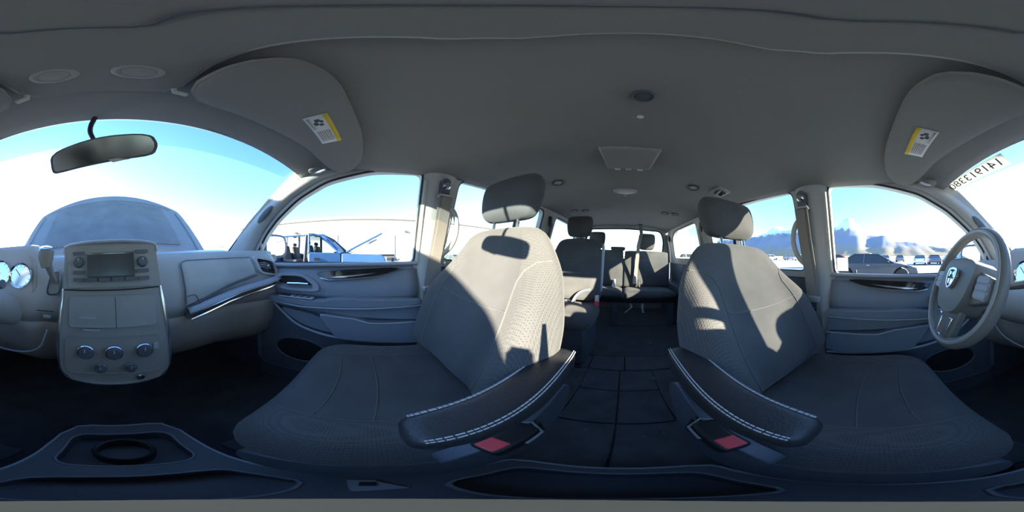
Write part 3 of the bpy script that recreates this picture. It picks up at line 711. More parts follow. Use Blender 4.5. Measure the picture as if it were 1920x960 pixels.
# ------------------------------------------------------------------ roof fittings
oc = thing('overhead_console', (0, .08, 1.24), 'grey overhead console with two map lights between the sun visors', 'console')
def OF(x, y, d): return Vector((x, y, roofz(x, y) - .006 - d))
oo = chaikin([(-.115, .235), (.115, .235), (.105, -.04), (.07, -.078), (-.07, -.078), (-.105, -.04)], 2, k=.12)
b = MB(); b.prism(oo, OF, .0, .012); b.build('console_body', M_HEAD, oc, bevel=.005)
b = MB(); b.tube([OF(x * 1.02, y, .004) for x, y in oo], .004, 6, closed=True); b.build('console_edge', M_TRIM, oc)
b = MB(); b.tube([OF(x * .30, y * .26 + .004, .013) for x, y in oo], .0016, 6, closed=True); b.build('console_seam', M_DARK, oc)
for s in (-1, 1):
    Mx = frame_m(OF(s * .048, .178, .010), (0, -.1, -1)) @ Matrix.Diagonal((1.3, .8, 1, 1))
    b = MB(); b.lathe([(.020, 0), (.024, .003), (.020, .006), (.016, .004)], Mx, 20); ml = b.build('map_light', M_HVAC, oc)
    b = MB(); b.lathe([(.017, .0), (.015, .005), (0, .007)], Mx, 20); b.build('lens', M_LENSD, ml)

hvu = thing('roof_climate_control', (0, -.57, 1.25), 'grey rear climate control unit with three knobs on the headliner', 'control panel')
def HF(x, y, d): return Vector((x, y, roofz(x, y) - .004 - d))
b = MB(); vs = []; fs = []
t0 = [(-.105, -.505), (.105, -.505), (.090, -.655), (-.090, -.655)]
b.add([HF(x, y, 0) for x, y in t0] + [HF(-.098, -.515, .012), HF(.098, -.515, .012), HF(.082, -.640, .034), HF(-.082, -.640, .034)],
      [(0, 1, 2, 3), (4, 5, 6, 7), (0, 1, 5, 4), (1, 2, 6, 5), (2, 3, 7, 6), (3, 0, 4, 7)])
b.build('housing', M_HVAC, hvu, bevel=.006, seg=3)
for x in (-.045, 0, .045):
    b = MB(); b.lathe([(.014, 0), (.015, .004), (.012, .014), (0, .015)], frame_m(HF(x, -.648, .016), (0, -.85, -.5)), 18); kk = b.build('knob', M_LENS, hvu)
    b = MB(); b.box(HF(x, -.662, .024), (.004, .006, .018)); b.build('knob_grip', M_DARK, kk)
for x in (-.075, .075):
    b = MB(); b.box(HF(x, -.647, .016), (.014, .008, .012)); b.build('button', M_LENS, hvu, bevel=.002)

def round_roof(name, lab, cat, x, y, r, group=None, kind='vent', z_off=.004):
    o = thing(name, (x, y, roofz(x, y) - z_off), lab, cat, group)
    nrm = Vector((-x * .25, 0, -1))
    Mx = frame_m((x, y, roofz(x, y) - z_off), nrm)
    b = MB(); b.lathe([(r * .80, 0), (r, .002), (r, .007), (r * .92, .010), (r * .82, .008), (r * .78, .003)], Mx, 28); b.build('ring', M_DARK if kind != 'dome' else M_TRIM, o)
    if kind == 'vent':
        b = MB(); b.lathe([(r * .8, .001), (r * .78, .003), (0, .003)], Mx, 24); b.build('vent_recess', M_BLACK, o)
        b = MB(); b.lathe([(r * .50, .002), (r * .56, .008), (r * .44, .009), (r * .40, .004)], Mx, 20); b.build('louvre_ring', M_TRIM, o)
        b = MB(); b.tube([Mx @ Vector((-r * .7, 0, .007)), Mx @ Vector((r * .7, 0, .007))], .003, 6); b.build('louvre_bar', M_TRIM, o)
    else:
        b = MB(); b.lathe([(r * .82, .002), (r * .8, .006), (0, .008)], Mx, 24); b.build('grille' if kind == 'spk' else 'lens', M_DARK if kind == 'spk' else M_LENS, o)
    return o
round_roof('roof_microphone_cover', 'small dark round cover on the headliner above the front seats', 'cover', -.012, -.262, .020, kind='spk')
for (x, y, l_) in ((.36, -.79, 'round dark roof vent above the passenger seat headrest'), (-.345, -.80, 'round dark roof vent above the driver seat headrest'),
                   (.385, -1.50, 'inner of the two rear roof vents over the second row seat'), (.475, -1.45, 'outer of the two rear roof vents over the second row seat'),
                   (-.365, -1.50, 'inner of the two rear roof vents on the driver side'), (-.455, -1.46, 'outer of the two rear roof vents on the driver side')):
    round_roof('roof_vent', l_, 'vent', x, y, .034 if y > -1 else .036, 'round vents in the headliner')
dm = thing('dome_light', (0, -1.0, 1.27), 'small oval dome light on the headliner behind the climate control', 'light')
Mx = frame_m((0.012, -1.0, roofz(0, -1.0) - .004), (0, 0, -1)) @ Matrix.Diagonal((1.9, 1, 1, 1))
b = MB(); b.lathe([(.036, 0), (.040, .004), (.038, .012), (.030, .014)], Mx, 28); b.build('bezel', M_TRIM, dm)
b = MB(); b.lathe([(.031, .010), (.026, .018), (0, .020)], Mx, 28); b.build('lens', M_LENS, dm)
b = MB(); b.lathe([(.006, 0), (.008, .003), (.004, .006)], frame_m((.01, -1.10, roofz(0, -1.10) - .004), (0, 0, -1)), 12); o = b.build('roof_clip', M_LENS, None); tag(o, 'tiny pale round clip on the headliner behind the dome light', 'clip')
b = MB(); b.lathe([(.006, 0), (.008, .003), (.004, .006)], frame_m((-.015, -.345, roofz(0, -.345) - .004), (0, 0, -1)), 12); o = b.build('roof_clip', M_LENS, None); tag(o, 'tiny pale clip on the headliner ahead of the climate control', 'clip')
for s, lab in ((-1, 'grey folded coat hook on the roof edge over the driver seat'), (1, 'grey folded coat hook on the roof edge over the passenger seat')):
    x, y = s * .475, -.735
    h = thing('coat_hook', (x, y, roofz(x, y)), lab, 'hook', 'coat hooks on the headliner')
    b = MB(); rot = Matrix.Rotation(s * R(14), 3, 'Y'); p = Vector((x, y, roofz(x, y) - .010)); b.box(p, (.075, .10, .012), rot); b.build('plate', M_TRIM, h, bevel=.006)
    b = MB(); b.box(p + Vector((0, -.005, -.008)), (.045, .06, .008), rot); b.build('recess', M_BLACK, h, bevel=.003)
    b = MB(); b.tube([p + Vector((-.018, .03, -.008)), p + Vector((-.018, -.02, -.020)), p + Vector((.018, -.02, -.020)), p + Vector((.018, .03, -.008))], .005, 8); b.build('hook_loop', M_TRIM, h)

# ------------------------------------------------------------------ seats
def loft(secs, M=48, ex=3.2):
    """secs: (centre, normal, half width, front thickness, back thickness, bolster, exponent)"""
    vs = []; info = []
    for si, (c, n, w_, tf, tb, bo, vv) in enumerate(secs):
        c = Vector(c); n = Vector(n).normalized()
        for k in range(M):
            th = 2 * PI * (k + .5) / M
            X = spow(math.cos(th), 2 / ex); T = spow(math.sin(th), 2 / ex)
            d = T * (tf if T > 0 else tb)
            if T > 0: d += bo * (sm(.42, .78, abs(X)) - .9 * sm(.86, 1.0, abs(X))) * min(1, T * 1.6)
            vs.append(c + Vector((X * w_, 0, 0)) + n * d); info.append((X, T, vv))
    fs = []
    for i in range(len(secs) - 1):
        for k in range(M): fs.append((i * M + k, i * M + (k + 1) % M, (i + 1) * M + (k + 1) % M, (i + 1) * M + k))
    fs.append(tuple(range(M))[::-1]); fs.append(tuple((len(secs) - 1) * M + k for k in range(M)))
    return vs, fs, info
def seat_back_secs(H0=(-.235, .44), H1=(-.43, .935), wmid=.262, wtop=.165, tf=.055, bo=.045, N=18):
    secs = []
    y0, z0 = H0; y1, z1 = H1; ax = Vector((0, y1 - y0, z1 - z0)); n = Vector((0, z1 - z0, -(y1 - y0))).normalized()
    for i in range(N + 1):
        v = i / N
        # ends pulled in for round edges
        e = 1.0
        if v < .08: e = math.sqrt(max(0.04, 1 - ((.08 - v) / .08) ** 2))
        if v > .90: e = math.sqrt(max(0.03, 1 - ((v - .90) / .10) ** 2))
        wv = lerp(.245, wmid, sm(0, .3, v)); wv = lerp(wv, .235, sm(.45, .75, v)); wv = lerp(wv, wtop, sm(.68, 1.0, v))
        wv *= lerp(1, e, .35)
        tv = lerp(tf, tf * .75, v) * e; tb = lerp(.065, .04, v) * e
        bv = bo * (1 - sm(.45, .85, v)) * e
        lum = .016 * math.sin(PI * min(1, v / .7))
        c = Vector((0, y0, z0)) + ax * v + n * lum
        secs.append((c, n, wv, tv, tb, bv, v))
    return secs
def back_point(secs, u, v, off=.003, ex=3.2):
    k = v * (len(secs) - 1); i = min(int(k), len(secs) - 2); f = k - i
    P_ = []
    for q in (i, i + 1):
        c, n, w_, tf, tb, bo, vv = secs[q]
        th = math.acos(max(-1, min(1, spow(u, ex / 2)))); T = math.sin(th) ** (2 / ex)
        d = T * tf + bo * (sm(.42, .78, abs(u)) - .9 * sm(.86, 1.0, abs(u))) * min(1, T * 1.6) + off
        P_.append(Vector(c) + Vector((u * w_, 0, 0)) + n * d)
    return P_[0].lerp(P_[1], f)
def cushion_secs(y0=.215, y1=-.27, zt=.46, w_=.262, th=.085, bo=.028, N=16):
    secs = []
    for i in range(N + 1):
        v = i / N; y = lerp(y0, y1, v); e = 1.0
        if v < .16: e = math.sqrt(max(.03, 1 - ((.16 - v) / .16) ** 2))
        if v > .95: e = math.sqrt(max(.1, 1 - ((v - .95) / .05) ** 2))
        z = zt - th - .035 * v - .012 * (1 - e)
        wv = w_ * lerp(.93, 1, sm(0, .35, v)) * lerp(1, e, .25)
        secs.append((Vector((0, y, z)), Vector((0, 0, 1)), wv, th * e, th * .9 * e, bo * e * sm(.0, .3, v), v))
    return secs
def seat_mesh(secs, name, parent, dot_rule, mats=(M_SUEDE, M_DOT)):
    vs, fs, info = loft(secs)
    b = MB(); b.v = [Vector(p) for p in vs]; b.f = [list(f) for f in fs]
    for f in b.f:
        X = sum(info[i][0] for i in f) / len(f); T = sum(info[i][1] for i in f) / len(f); v = sum(info[i][2] for i in f) / len(f)
        b.mi.append(1 if dot_rule(X, T, v) else 0)
    return b.build(name, list(mats), parent, loc=(0, 0, 0), sub=1, ang=80)

def headrest(parent, c, hw=.128, hh=.092, ht=.05, mats=M_SUEDE, tilt=12, m_post=M_CHROME, post=.09):
    secs = []; N = 12; n = Vector((0, math.cos(R(tilt)), math.sin(R(tilt)))); ax = Vector((0, -math.sin(R(tilt)), math.cos(R(tilt))))
    for i in range(N + 1):
        v = i / N; e = (1 - abs(2 * v - 1) ** 4.5) ** .5 if 0 < v < 1 else .12
        secs.append((Vector(c) + ax * (2 * v - 1) * hh, n, hw * lerp(.88, 1, sm(0, .6, v)) * lerp(1, e, .28), ht * e, ht * e * .9, 0, v))
    vs, fs, info = loft(secs, 36, 3.4)
    b = MB(); b.v = [Vector(p) for p in vs]; b.f = [list(f) for f in fs]; b.mi = [0] * len(fs)
    h = b.build('headrest', mats, parent, loc=(0, 0, 0), sub=1, ang=80)
    b = MB(); base = Vector(c) - ax * (hh)
    for s in (-1, 1):
        b = MB(); b.tube([base + Vector((s * .055, 0, .02)), base - ax * post + Vector((s * .055, 0, 0))], .006, 8); b.build('headrest_post', m_post, h, loc=(0, 0, 0))
        b = MB(); b.lathe([(.013, -.006), (.014, .004), (.009, .008)], Matrix.Translation(base - ax * (post - .025) + Vector((s * .055, 0, 0))), 12); b.build('post_sleeve', M_BLACK, h, loc=(0, 0, 0))
    b = MB(); b.tube([Vector(c) + ax * hh * .55 + Vector((x, 0, 0)) + n * (ht * .98 - .004 * (x / .1) ** 2) for x in (-.11, -.05, 0, .05, .11)], .002, 5)
    return h

def front_seat(name, loc, sx, label, recline=0):
    """built in local space; sx = +1 means the inboard side is at local -x (passenger seat), mirrored for the driver"""
    t = thing(name, loc, label, 'seat', 'front seats', local=True)
    inn = -1 * sx
    cs = cushion_secs()
    cu = seat_mesh(cs, 'seat_cushion', t, lambda X, T, v: T > .2 and abs(X) > .56 and v > .05)
    for (pts) in ([(u, .97 - .94 * i / 14) for i in range(14)] for u in (-.58, .58)):
        b = MB(); b.tube([back_point(cs, u, v, .0005) for u, v in pts], .0022, 6); b.build('seam', M_SEAM, cu, loc=(0, 0, 0))
    for v in (.26, .46):
        b = MB(); b.tube([back_point(cs, -.58 + 1.16 * i / 10, v + .03 * math.sin(PI * i / 10), .0005) for i in range(11)], .0022, 6); b.build('seam', M_SEAM, cu, loc=(0, 0, 0))
    RM = Matrix.Translation((0, -.26, .44)) @ Matrix.Rotation(R(recline), 4, 'X') @ Matrix.Translation((0, .26, -.44)); R3 = RM.to_3x3()
    bs = [(RM @ Vector(c), R3 @ Vector(n), w_, tf, tb_, bo_, v) for (c, n, w_, tf, tb_, bo_, v) in seat_back_secs()]
    bk = seat_mesh(bs, 'backrest', t, lambda X, T, v: T > .15 and abs(X) > .55 and v < .93)
    for s in (-1, 1):
        pts = [(s * lerp(.58, .60, i / 12), .04 + .60 * i / 12) for i in range(13)] + [(s * .66, .70), (s * .80, .75), (s * .95, .77)]
        b = MB(); b.tube([back_point(bs, u, v, .0005) for u, v in pts], .0022, 6); b.build('seam', M_SEAM, bk, loc=(0, 0, 0))
    b = MB(); b.tube([back_point(bs, -.58 + 1.16 * i / 10, .50 - .015 * math.sin(PI * i / 10), .0005) for i in range(11)], .0022, 6); b.build('seam', M_SEAM, bk, loc=(0, 0, 0))
    headrest(t, RM @ Vector((0, -.445, 1.045)), mats=[M_SUEDE], tilt=12 + recline)
    # airbag tag on the outer shoulder
    b = MB(); b.box(RM @ Vector((sx * .245, -.375, .80)), (.006, .035, .022)); b.build('airbag_tag', M_WHITE, t, loc=(0, 0, 0), bevel=.001)
    # plinth, side shields, rails
    b = MB(); b.prism([(.17, .30), (.17, .36), (-.26, .34), (-.28, .24), (-.18, .20), (.10, .22)], lambda y, z, d: Vector((d, y, z)), -.225, .225); b.build('seat_pan', M_BLACK, t, loc=(0, 0, 0), bevel=.02)
    for s in (-1, 1):
        b = MB(); b.prism(chaikin([(.15, .29), (.14, .37), (-.10, .375), (-.28, .40), (-.33, .36), (-.30, .24), (-.05, .20), (.10, .23)], 2, k=.2), lambda y, z, d: Vector((s * d, y, z)), .222, .262); b.build('side_shield', M_DARK, t, loc=(0, 0, 0), bevel=.01)
        b = MB(); b.box((s * .19, -.03, .025), (.035, .46, .04)); b.build('seat_rail', M_BLACK, t, loc=(0, 0, 0), bevel=.006)
        for yy in (.12, -.18):
            b = MB(); b.box((s * .19, yy, .13), (.03, .05, .19)); b.build('seat_leg', M_BLACK, t, loc=(0, 0, 0), bevel=.006)
    # inboard armrest
    ax0 = inn * .262
    AS = []
    prof = [(-.325, 0.602, .026, .020), (-.318, 0.603, .032, .027), (-.29, 0.604, .035, .030), (-.22, 0.603, .035, .030), (-.12, 0.598, .034, .027), (-.06, 0.594, .033, .024), (-.035, 0.592, .030, .020), (-.025, 0.591, .021, .012)]
    for i, (y, z, hw_, hh_) in enumerate(prof):
        AS.append((Vector((ax0, y, z)), Vector((0, 0, 1)), hw_ * (1 if 0 < i else .7), hh_, hh_, 0, i / 7))
    vs, fs, info = loft(AS, 32, 3.6)
    b = MB(); b.v = [Vector(p) for p in vs]; b.f = [list(f) for f in fs]; b.mi = [0] * len(fs)
    ar = b.build('armrest', M_LEATHER, t, loc=(0, 0, 0), sub=1, ang=70)
    def arm_pt(i, a, off=.001):
        y, z, hw_, hh_ = prof[i]; th = R(a)
        return Vector((ax0 + spow(math.cos(th), 2 / 3.6) * (hw_ + off), y, z + spow(math.sin(th), 2 / 3.6) * (hh_ + off)))
    for a in (40, 52, 128, 140):
        b = MB()
        path = [arm_pt(i, a) for i in range(1, 7)]; path = chaikin([tuple(p) for p in path], 2, closed=False); path = [Vector(p) for p in path]
        # single stitches
        dens = []
        for p, q in zip(path, path[1:]):
            L = (q - p).length; m_ = max(1, int(L / .006))
            dens += [p.lerp(q, j / m_) for j in range(m_)]
        for j in range(0, len(dens) - 1):
            p, q = dens[j], dens[j + 1]; b.tube([p.lerp(q, .12), p.lerp(q, .92)], .0011, 4)
        so = b.build('stitching', M_STITCH, ar, loc=(0, 0, 0)); so['kind'] = 'stuff'
    b = MB(); b.lathe([(.030, -.010), (.034, .0), (.030, .016)], frame_m((ax0 - inn * .045, -.30, .590), (inn, 0, 0), (0, 1, 0)), 20); b.build('armrest_pivot', M_DARK, t, loc=(0, 0, 0))
    # recliner cover and buckle on the inboard side
    b = MB(); b.prism(chaikin([(-.36, .46), (-.30, .52), (-.20, .50), (-.06, .43), (-.06, .38), (-.30, .36)], 2, k=.2), lambda y, z, d: Vector((inn * d, y, z)), .245, .275); b.build('recliner_cover', M_DARK, t, loc=(0, 0, 0), bevel=.008)
    bx = inn * .276; rot = Matrix.Rotation(R(-14), 3, 'X')
    c = Vector((bx, -.14, .465))
    b = MB(); b.box(c + rot @ Vector((0, -.035, -.035)), (.018, .05, .09), rot); b.build('buckle_stalk', M_BLACK, t, loc=(0, 0, 0), bevel=.005)
    b = MB(); b.box(c, (.040, .085, .036), rot); bu = b.build('buckle', M_BLACK, t, loc=(0, 0, 0), bevel=.008, seg=3)
    b = MB(); b.box(c + rot @ Vector((0, .024, .016)), (.028, .028, .010), rot); b.build('release_button', M_RED, bu, loc=(0, 0, 0), bevel=.003)
    b = MB(); b.tube([c + rot @ Vector((q * .024, yy, .012)) for q, yy in ((-1, .0), (-1, -.035), (0, -.05), (1, -.035), (1, .0))], .0025, 6); b.build('buckle_trim', M_SILVER, bu, loc=(0, 0, 0))
    return t
front_seat('car_seat', (.385, 0, 0), 1, 'dark suede front passenger seat with dotted bolsters, black leather armrest and tall headrest')
front_seat('car_seat', (-.39, -.025, 0), -1, 'dark suede driver seat behind the steering wheel, with leather inboard armrest', 7)

# second row captain chair
def second_row(loc, label):
    t = thing('captain_chair', loc, label, 'seat', local=True)
    cs = cushion_secs(.42, -.05, .46, .235, .075, .015); seat_mesh(cs, 'seat_cushion', t, lambda X, T, v: T > .2 and abs(X) > .56)
    bs = seat_back_secs((.02, .45), (-.10, 1.00), .235, .185, .05, .02)
    bk = seat_mesh(bs, 'backrest', t, lambda X, T, v: False)
    for v in (.42, .62):
        b = MB(); b.tube([back_point(bs, -.55 + 1.1 * i / 8, v, .0005) for i in range(9)], .002, 5); b.build('seam', M_SEAM, bk, loc=(0, 0, 0))
    headrest(t, (0, -.12, 1.115), .125, .105, .05, [M_SUEDE], 8, post=.05)
    b = MB(); b.prism([(.36, .02), (.39, .36), (-.05, .36), (-.10, .02)], lambda y, z, d: Vector((d, y, z)), -.20, .20); b.build('seat_base', M_DARK, t, loc=(0, 0, 0), bevel=.02)
    b = MB(); b.box((-.235, -.05, .74), (.02, .07, .42), Matrix.Rotation(R(12), 3, 'X')); b.build('side_shield', M_DOORL, t, loc=(0, 0, 0), bevel=.008)
    b = MB(); b.tube(chaikin([(-.05, .20, .47), (-.08, .16, .545), (-.14, .08, .565), (-.20, .02, .55), (-.225, .0, .52)], 2, closed=False), .016, 10, flat=(.5, 1)); b.build('grab_loop', M_DARK, t, loc=(0, 0, 0))
    b = MB(); b.box((-.215, .05, .475), (.03, .05, .09)); bu = b.build('buckle', M_LENS, t, loc=(0, 0, 0), bevel=.006)
    b = MB(); b.box((-.215, .064, .45), (.034, .03, .045)); b.build('release_button', M_RED, bu, loc=(0, 0, 0), bevel=.003)
    b = MB(); b.tube([(-.20, .43, .06), (.0, .45, .06), (.20, .43, .06)], .010, 8); b.build('slide_bar', M_BLACK, t, loc=(0, 0, 0))
    return t
second_row((.425, -1.36, 0), 'dark cloth second row captain chair behind the front passenger seat')

# third row bench
tb = thing('third_row_bench', (-.02, -2.0, 0), 'dark third row bench seat under the tailgate window', 'bench seat', local=True)
def bench_back(x0, x1, name='backrest'):
    secs = seat_back_secs((-.10, .44), (-.20, .93), (x1 - x0) / 2, (x1 - x0) / 2 * .96, .05, .0)
    secs = [(c + Vector(((x0 + x1) / 2, 0, 0)), n, (x1 - x0) / 2 * .99, tf, tb_, bo, v) for (c, n, w_, tf, tb_, bo, v) in secs]
    seat_mesh(secs, name, tb, lambda X, T, v: False)
    return secs
for (x0, x1) in ((-.58, .02), (.03, .60)):
    secs = bench_back(x0, x1)
    for f in (.25, .75):
        pass
    b = MB(); b.tube([back_point(secs, -.9 + 1.8 * i / 8, .72, .0005) for i in range(9)], .002, 5); b.build('seam', M_SEAM, tb, loc=(0, 0, 0))
    b = MB(); b.tube([back_point(secs, .30, .1 + .8 * i / 8, .0005) for i in range(9)], .002, 5); b.build('seam', M_SEAM, tb, loc=(0, 0, 0))
for (x0, x1) in ((-.58, .02), (.03, .60)):
    secs = cushion_secs(.27, -.12, .475, (x1 - x0) / 2, .05, .0)
    secs = [(c + Vector(((x0 + x1) / 2, 0, .02 * v)), n, (x1 - x0) / 2 * .99, tf, tb_, bo, v) for (c, n, w_, tf, tb_, bo, v) in secs]
    seat_mesh(secs, 'seat_cushion', tb, lambda X, T, v: False)
headrest(tb, (.40, -.22, 1.058), .112, .12, .045, [M_SUEDE], 6, post=.05)
headrest(tb, (-.28, -.22, 1.055), .116, .118, .045, [M_SUEDE], 6, post=.05)
headrest(tb, (.11, -.225, .945), .10, .03, .04, [M_SUEDE], 6, post=.03)
b = MB(); b.prism([(.245, .33), (.26, .40), (-.1, .40), (-.1, .33)], lambda y, z, d: Vector((d, y, z)), -.56, .58); b.build('seat_pan', M_BLACK, tb, loc=(0, 0, 0), bevel=.01)
for x in (-.53, .10, .56):
    b = MB(); b.prism(chaikin([(.19, .0), (.21, .34), (.12, .34), (.11, .0)], 1, k=.15), lambda y, z, d: Vector((x + d, y, z)), -.032, .032); b.build('leg', M_DARK, tb, loc=(0, 0, 0), bevel=.006)
for x, l_ in ((.13, 0), (-.17, 1)):
    b = MB(); b.box((x, .03, .51), (.03, .025, .11), Matrix.Rotation(R(15), 3, 'X')); bu = b.build('buckle', M_BLACK if l_ else M_LENS, tb, loc=(0, 0, 0), bevel=.004)
for (x, a) in ((-.06, -35), (-.20, 8)):
    b = MB(); b.ribbon([(x, .20, .33), (x + .03 * math.sin(R(a)), .21, .27), (x + .09 * math.sin(-R(a)), .20, .20)], (.022, 0, 0), .003); b.build('fold_strap', M_LENS, tb, loc=(0, 0, 0))

# ------------------------------------------------------------------ seat belts
def front_belt(sx):
    side = 'passenger' if sx > 0 else 'driver'; dy = 0 if sx > 0 else -.02
    t = thing('seat_belt', (sx * .66, -.29, .7), 'grey seat belt hanging on the pillar behind the front %s door' % side, 'seat belt', 'front seat belts')
    X = lambda z, d=0: sx * ((sidex(z) if z > .77 else .735) - .034 - d)
    b = MB(); b.prism(rrect(-.305 + dy, 1.115, .040, .10, .019), lambda y, z, d: Vector((X(z, d), y, z)), -.01, .016); gd = b.build('height_adjuster', M_DARK, t, bevel=.005)
    b = MB(); b.lathe([(.014, -.004), (.018, .006), (.012, .018)], frame_m((X(1.13, .015), -.305 + dy, 1.13), (-sx, 0, 0), (0, 1, 0)), 16); b.build('anchor_bolt', M_CHROME, gd)
    b = MB(); b.tube([Vector((X(z, .022), y + dy, z)) for y, z in ((-.33, 1.075), (-.325, 1.088), (-.28, 1.088), (-.272, 1.075))], .006, 8); b.build('belt_guide', M_SILVER, gd)
    pts = [Vector((X(1.08, .022), -.30 + dy, 1.08)), Vector((X(.95, .020), -.294 + dy, .95)), Vector((X(.80, .022), -.28 + dy, .80)), Vector((X(.68, .030), -.262 + dy, .68)), Vector((X(.5, .022), -.245 + dy, .50)), Vector((X(.36, .022), -.232 + dy, .36))]
    b = MB(); b.ribbon(pts, (0, .046, 0), .003); b.build('webbing', M_BELT, t)
    b = MB(); b.ribbon([p + Vector((-sx * .005, -.012, 0)) for p in pts[:4]], (0, .046, 0), .003); b.build('webbing', M_BELT, t)
    c = pts[3]
    b = MB(); b.box(c + Vector((-sx * .010, .0, .0)), (.014, .060, .028)); lt = b.build('latch_plate', M_SILVER, t, bevel=.004)
    b = MB(); b.holed(rrect(0, 0, .026, .042, .005), [rrect(0, -.008, .012, .010, .003)], lambda a, z, d: c + Vector((-sx * (.010 + d), a, z - .034)), -.001, .002); b.build('tongue', M_CHROME, lt)
    return t
front_belt(1); front_belt(-1)
t = thing('seat_belt', (-.30, -2.1, .5), 'centre belt strap running from the headliner down across the third row bench', 'seat belt', local=False)
b = MB(); b.ribbon([(-.20, -2.20, roofz(-.2, -2.2) - .006), (-.215, -2.15, 1.15), (-.175, -2.07, 1.0), (-.16, -2.03, .78), (-.14, -1.99, .55)], (.045, 0, 0), .003); b.build('webbing', M_BELT, t)
b = MB(); b.box((-.20, -2.20, roofz(-.2, -2.2) - .010), (.06, .05, .012)); b.build('roof_anchor', M_DARK, t, bevel=.003)
b = MB(); b.box((-.14, -1.985, .56), (.05, .012, .10), Matrix.Rotation(R(-10), 3, 'X')); b.build('latch_plate', M_SILVER, t, bevel=.003)
for sx, side in ((-1, 'driver'), (1, 'passenger')):
    t = thing('seat_belt', (sx * .66, -1.28, .8), 'second row seat belt on the pillar behind the %s side sliding door' % side, 'seat belt', 'rear seat belts')
    b = MB(); b.box((sx * (sidex(1.13) - .02), -1.27, 1.13), (.02, .04, .09)); b.build('height_adjuster', M_BLACK, t, bevel=.004)
    b = MB(); b.ribbon([(sx * (sidex(1.1) - .04), -1.27, 1.11), (sx * (sidex(.95) - .04), -1.26, .95), (sx * .705, -1.24, .75), (sx * .705, -1.24, .30)], (0, .046, 0), .003); b.build('webbing', M_BLACK, t)
    t = thing('seat_belt', (sx * .62, -2.26, .8), 'third row seat belt looped on the rear pillar on the %s side' % side, 'seat belt', 'rear seat belts')
    b = MB(); b.box((sx * (sidex(1.12) - .02), -2.29, 1.12), (.02, .04, .08)); b.build('height_adjuster', M_BLACK, t, bevel=.004)
    b = MB(); b.ribbon([(sx * (sidex(1.1) - .045), -2.29, 1.11), (sx * .63, -2.22, .95), (sx * .625, -2.14, .75), (sx * .622, -2.06, .52)], (0, .046, 0), .003); b.build('webbing', M_BELT, t)
# grab handles on the B pillars
for sx, side in ((1, 'passenger'), (-1, 'driver')):
    t = thing('grab_handle', (sx * .66, -.37, .93), 'curved grey grab handle behind the seat belt pillar on the %s side' % side, 'handle', 'grab handles on the pillars')
    X = lambda z: sx * (sidex(z) - .015)
    b = MB(); b.tube(chaikin([(X(1.05), -.335, 1.055), (X(1.02) - sx * .02, -.372, 1.03), (X(.95) - sx * .03, -.392, .95), (X(.88) - sx * .02, -.378, .87), (X(.83), -.335, .825)], 3, closed=False), .012, 10); b.build('grip', M_TRIM, t)
    for z in (1.055, .825):
        b = MB(); b.box((X(z), -.338, z), (.022, .03, .036)); b.build('mount', M_TRIM, t, bevel=.006)

# ------------------------------------------------------------------ floor console below the camera, monopod
fc = thing('floor_console', (0, 0, 0), 'low dark floor console with open bins between the front seats', 'console')
FC_O = chaikin([(-.150, .44), (.150, .44), (.155, -.10), (.140, -.205), (-.140, -.205), (-.155, -.10)], 2, k=.14)
H1 = chaikin([(-.115, -.050), (-.04, -.062), (.02, -.050), (.105, -.060), (.110, -.155), (.085, -.178), (-.085, -.178), (-.112, -.155)], 2, k=.2)
H2 = chaikin([(-.105, .16), (-.11, .045), (.105, .045), (.115, .10), (.10, .17)], 2, k=.2)
H3 = rrect(0, .30, .22, .17, .04)
b = MB(); b.holed(FC_O, [H1, H2, H3], lambda x, y, d: Vector((x, y, d)), .0, .105); b.build('console_body', M_DARK, fc, bevel=.008, seg=3)
b = MB(); b.box((0, .12, .022), (.26, .60, .012)); b.build('bin_liner', M_DARK, fc)
for Hh in (H1, H2, H3):
    b = MB(); b.tube([(x * 1.03, y, .106) for x, y in Hh], .0035, 6, closed=True); b.build('bin_edge', M_DOOR, fc)
b = MB(); b.tube([(x * .985, y * .99, .107) for x, y in FC_O], .004, 6, closed=True); b.build('chrome_edge', M_DOORL, fc)
b = MB(); b.prism([(.085, -.030), (.125, -.005), (.125, .020), (.070, .010)], lambda x, y, d: Vector((x, y, d)), .104, .116); lt = b.build('latch', M_DOORL, fc, bevel=.003)
b = MB(); b.box((.105, .0, .117), (.018, .014, .006)); b.build('latch_button', M_BLACK, lt, bevel=.001)
b = MB(); b.lathe([(.052, .020), (.050, .106), (.058, .110), (.060, .106), (.056, .020)], Matrix.Translation((0, .30, 0)), 28); b.build('cup_holder', M_BLACK, fc)
mp = MB(); mp.tube([CAM + Vector((-.0015, 0, -.055)), CAM + Vector((-.003, 0, -.10)), CAM + Vector((-.006, 0, -.25)), CAM + Vector((-.011, 0, -.45)), Vector((-.008, 0, .106))], [.0040, .0070, .0175, .020, .022], 20)
o = mp.build('monopod', M_POLE, None, loc=(-.008, 0, .106)); tag(o, 'grey tapered monopod pole standing upright on the floor console', 'monopod')

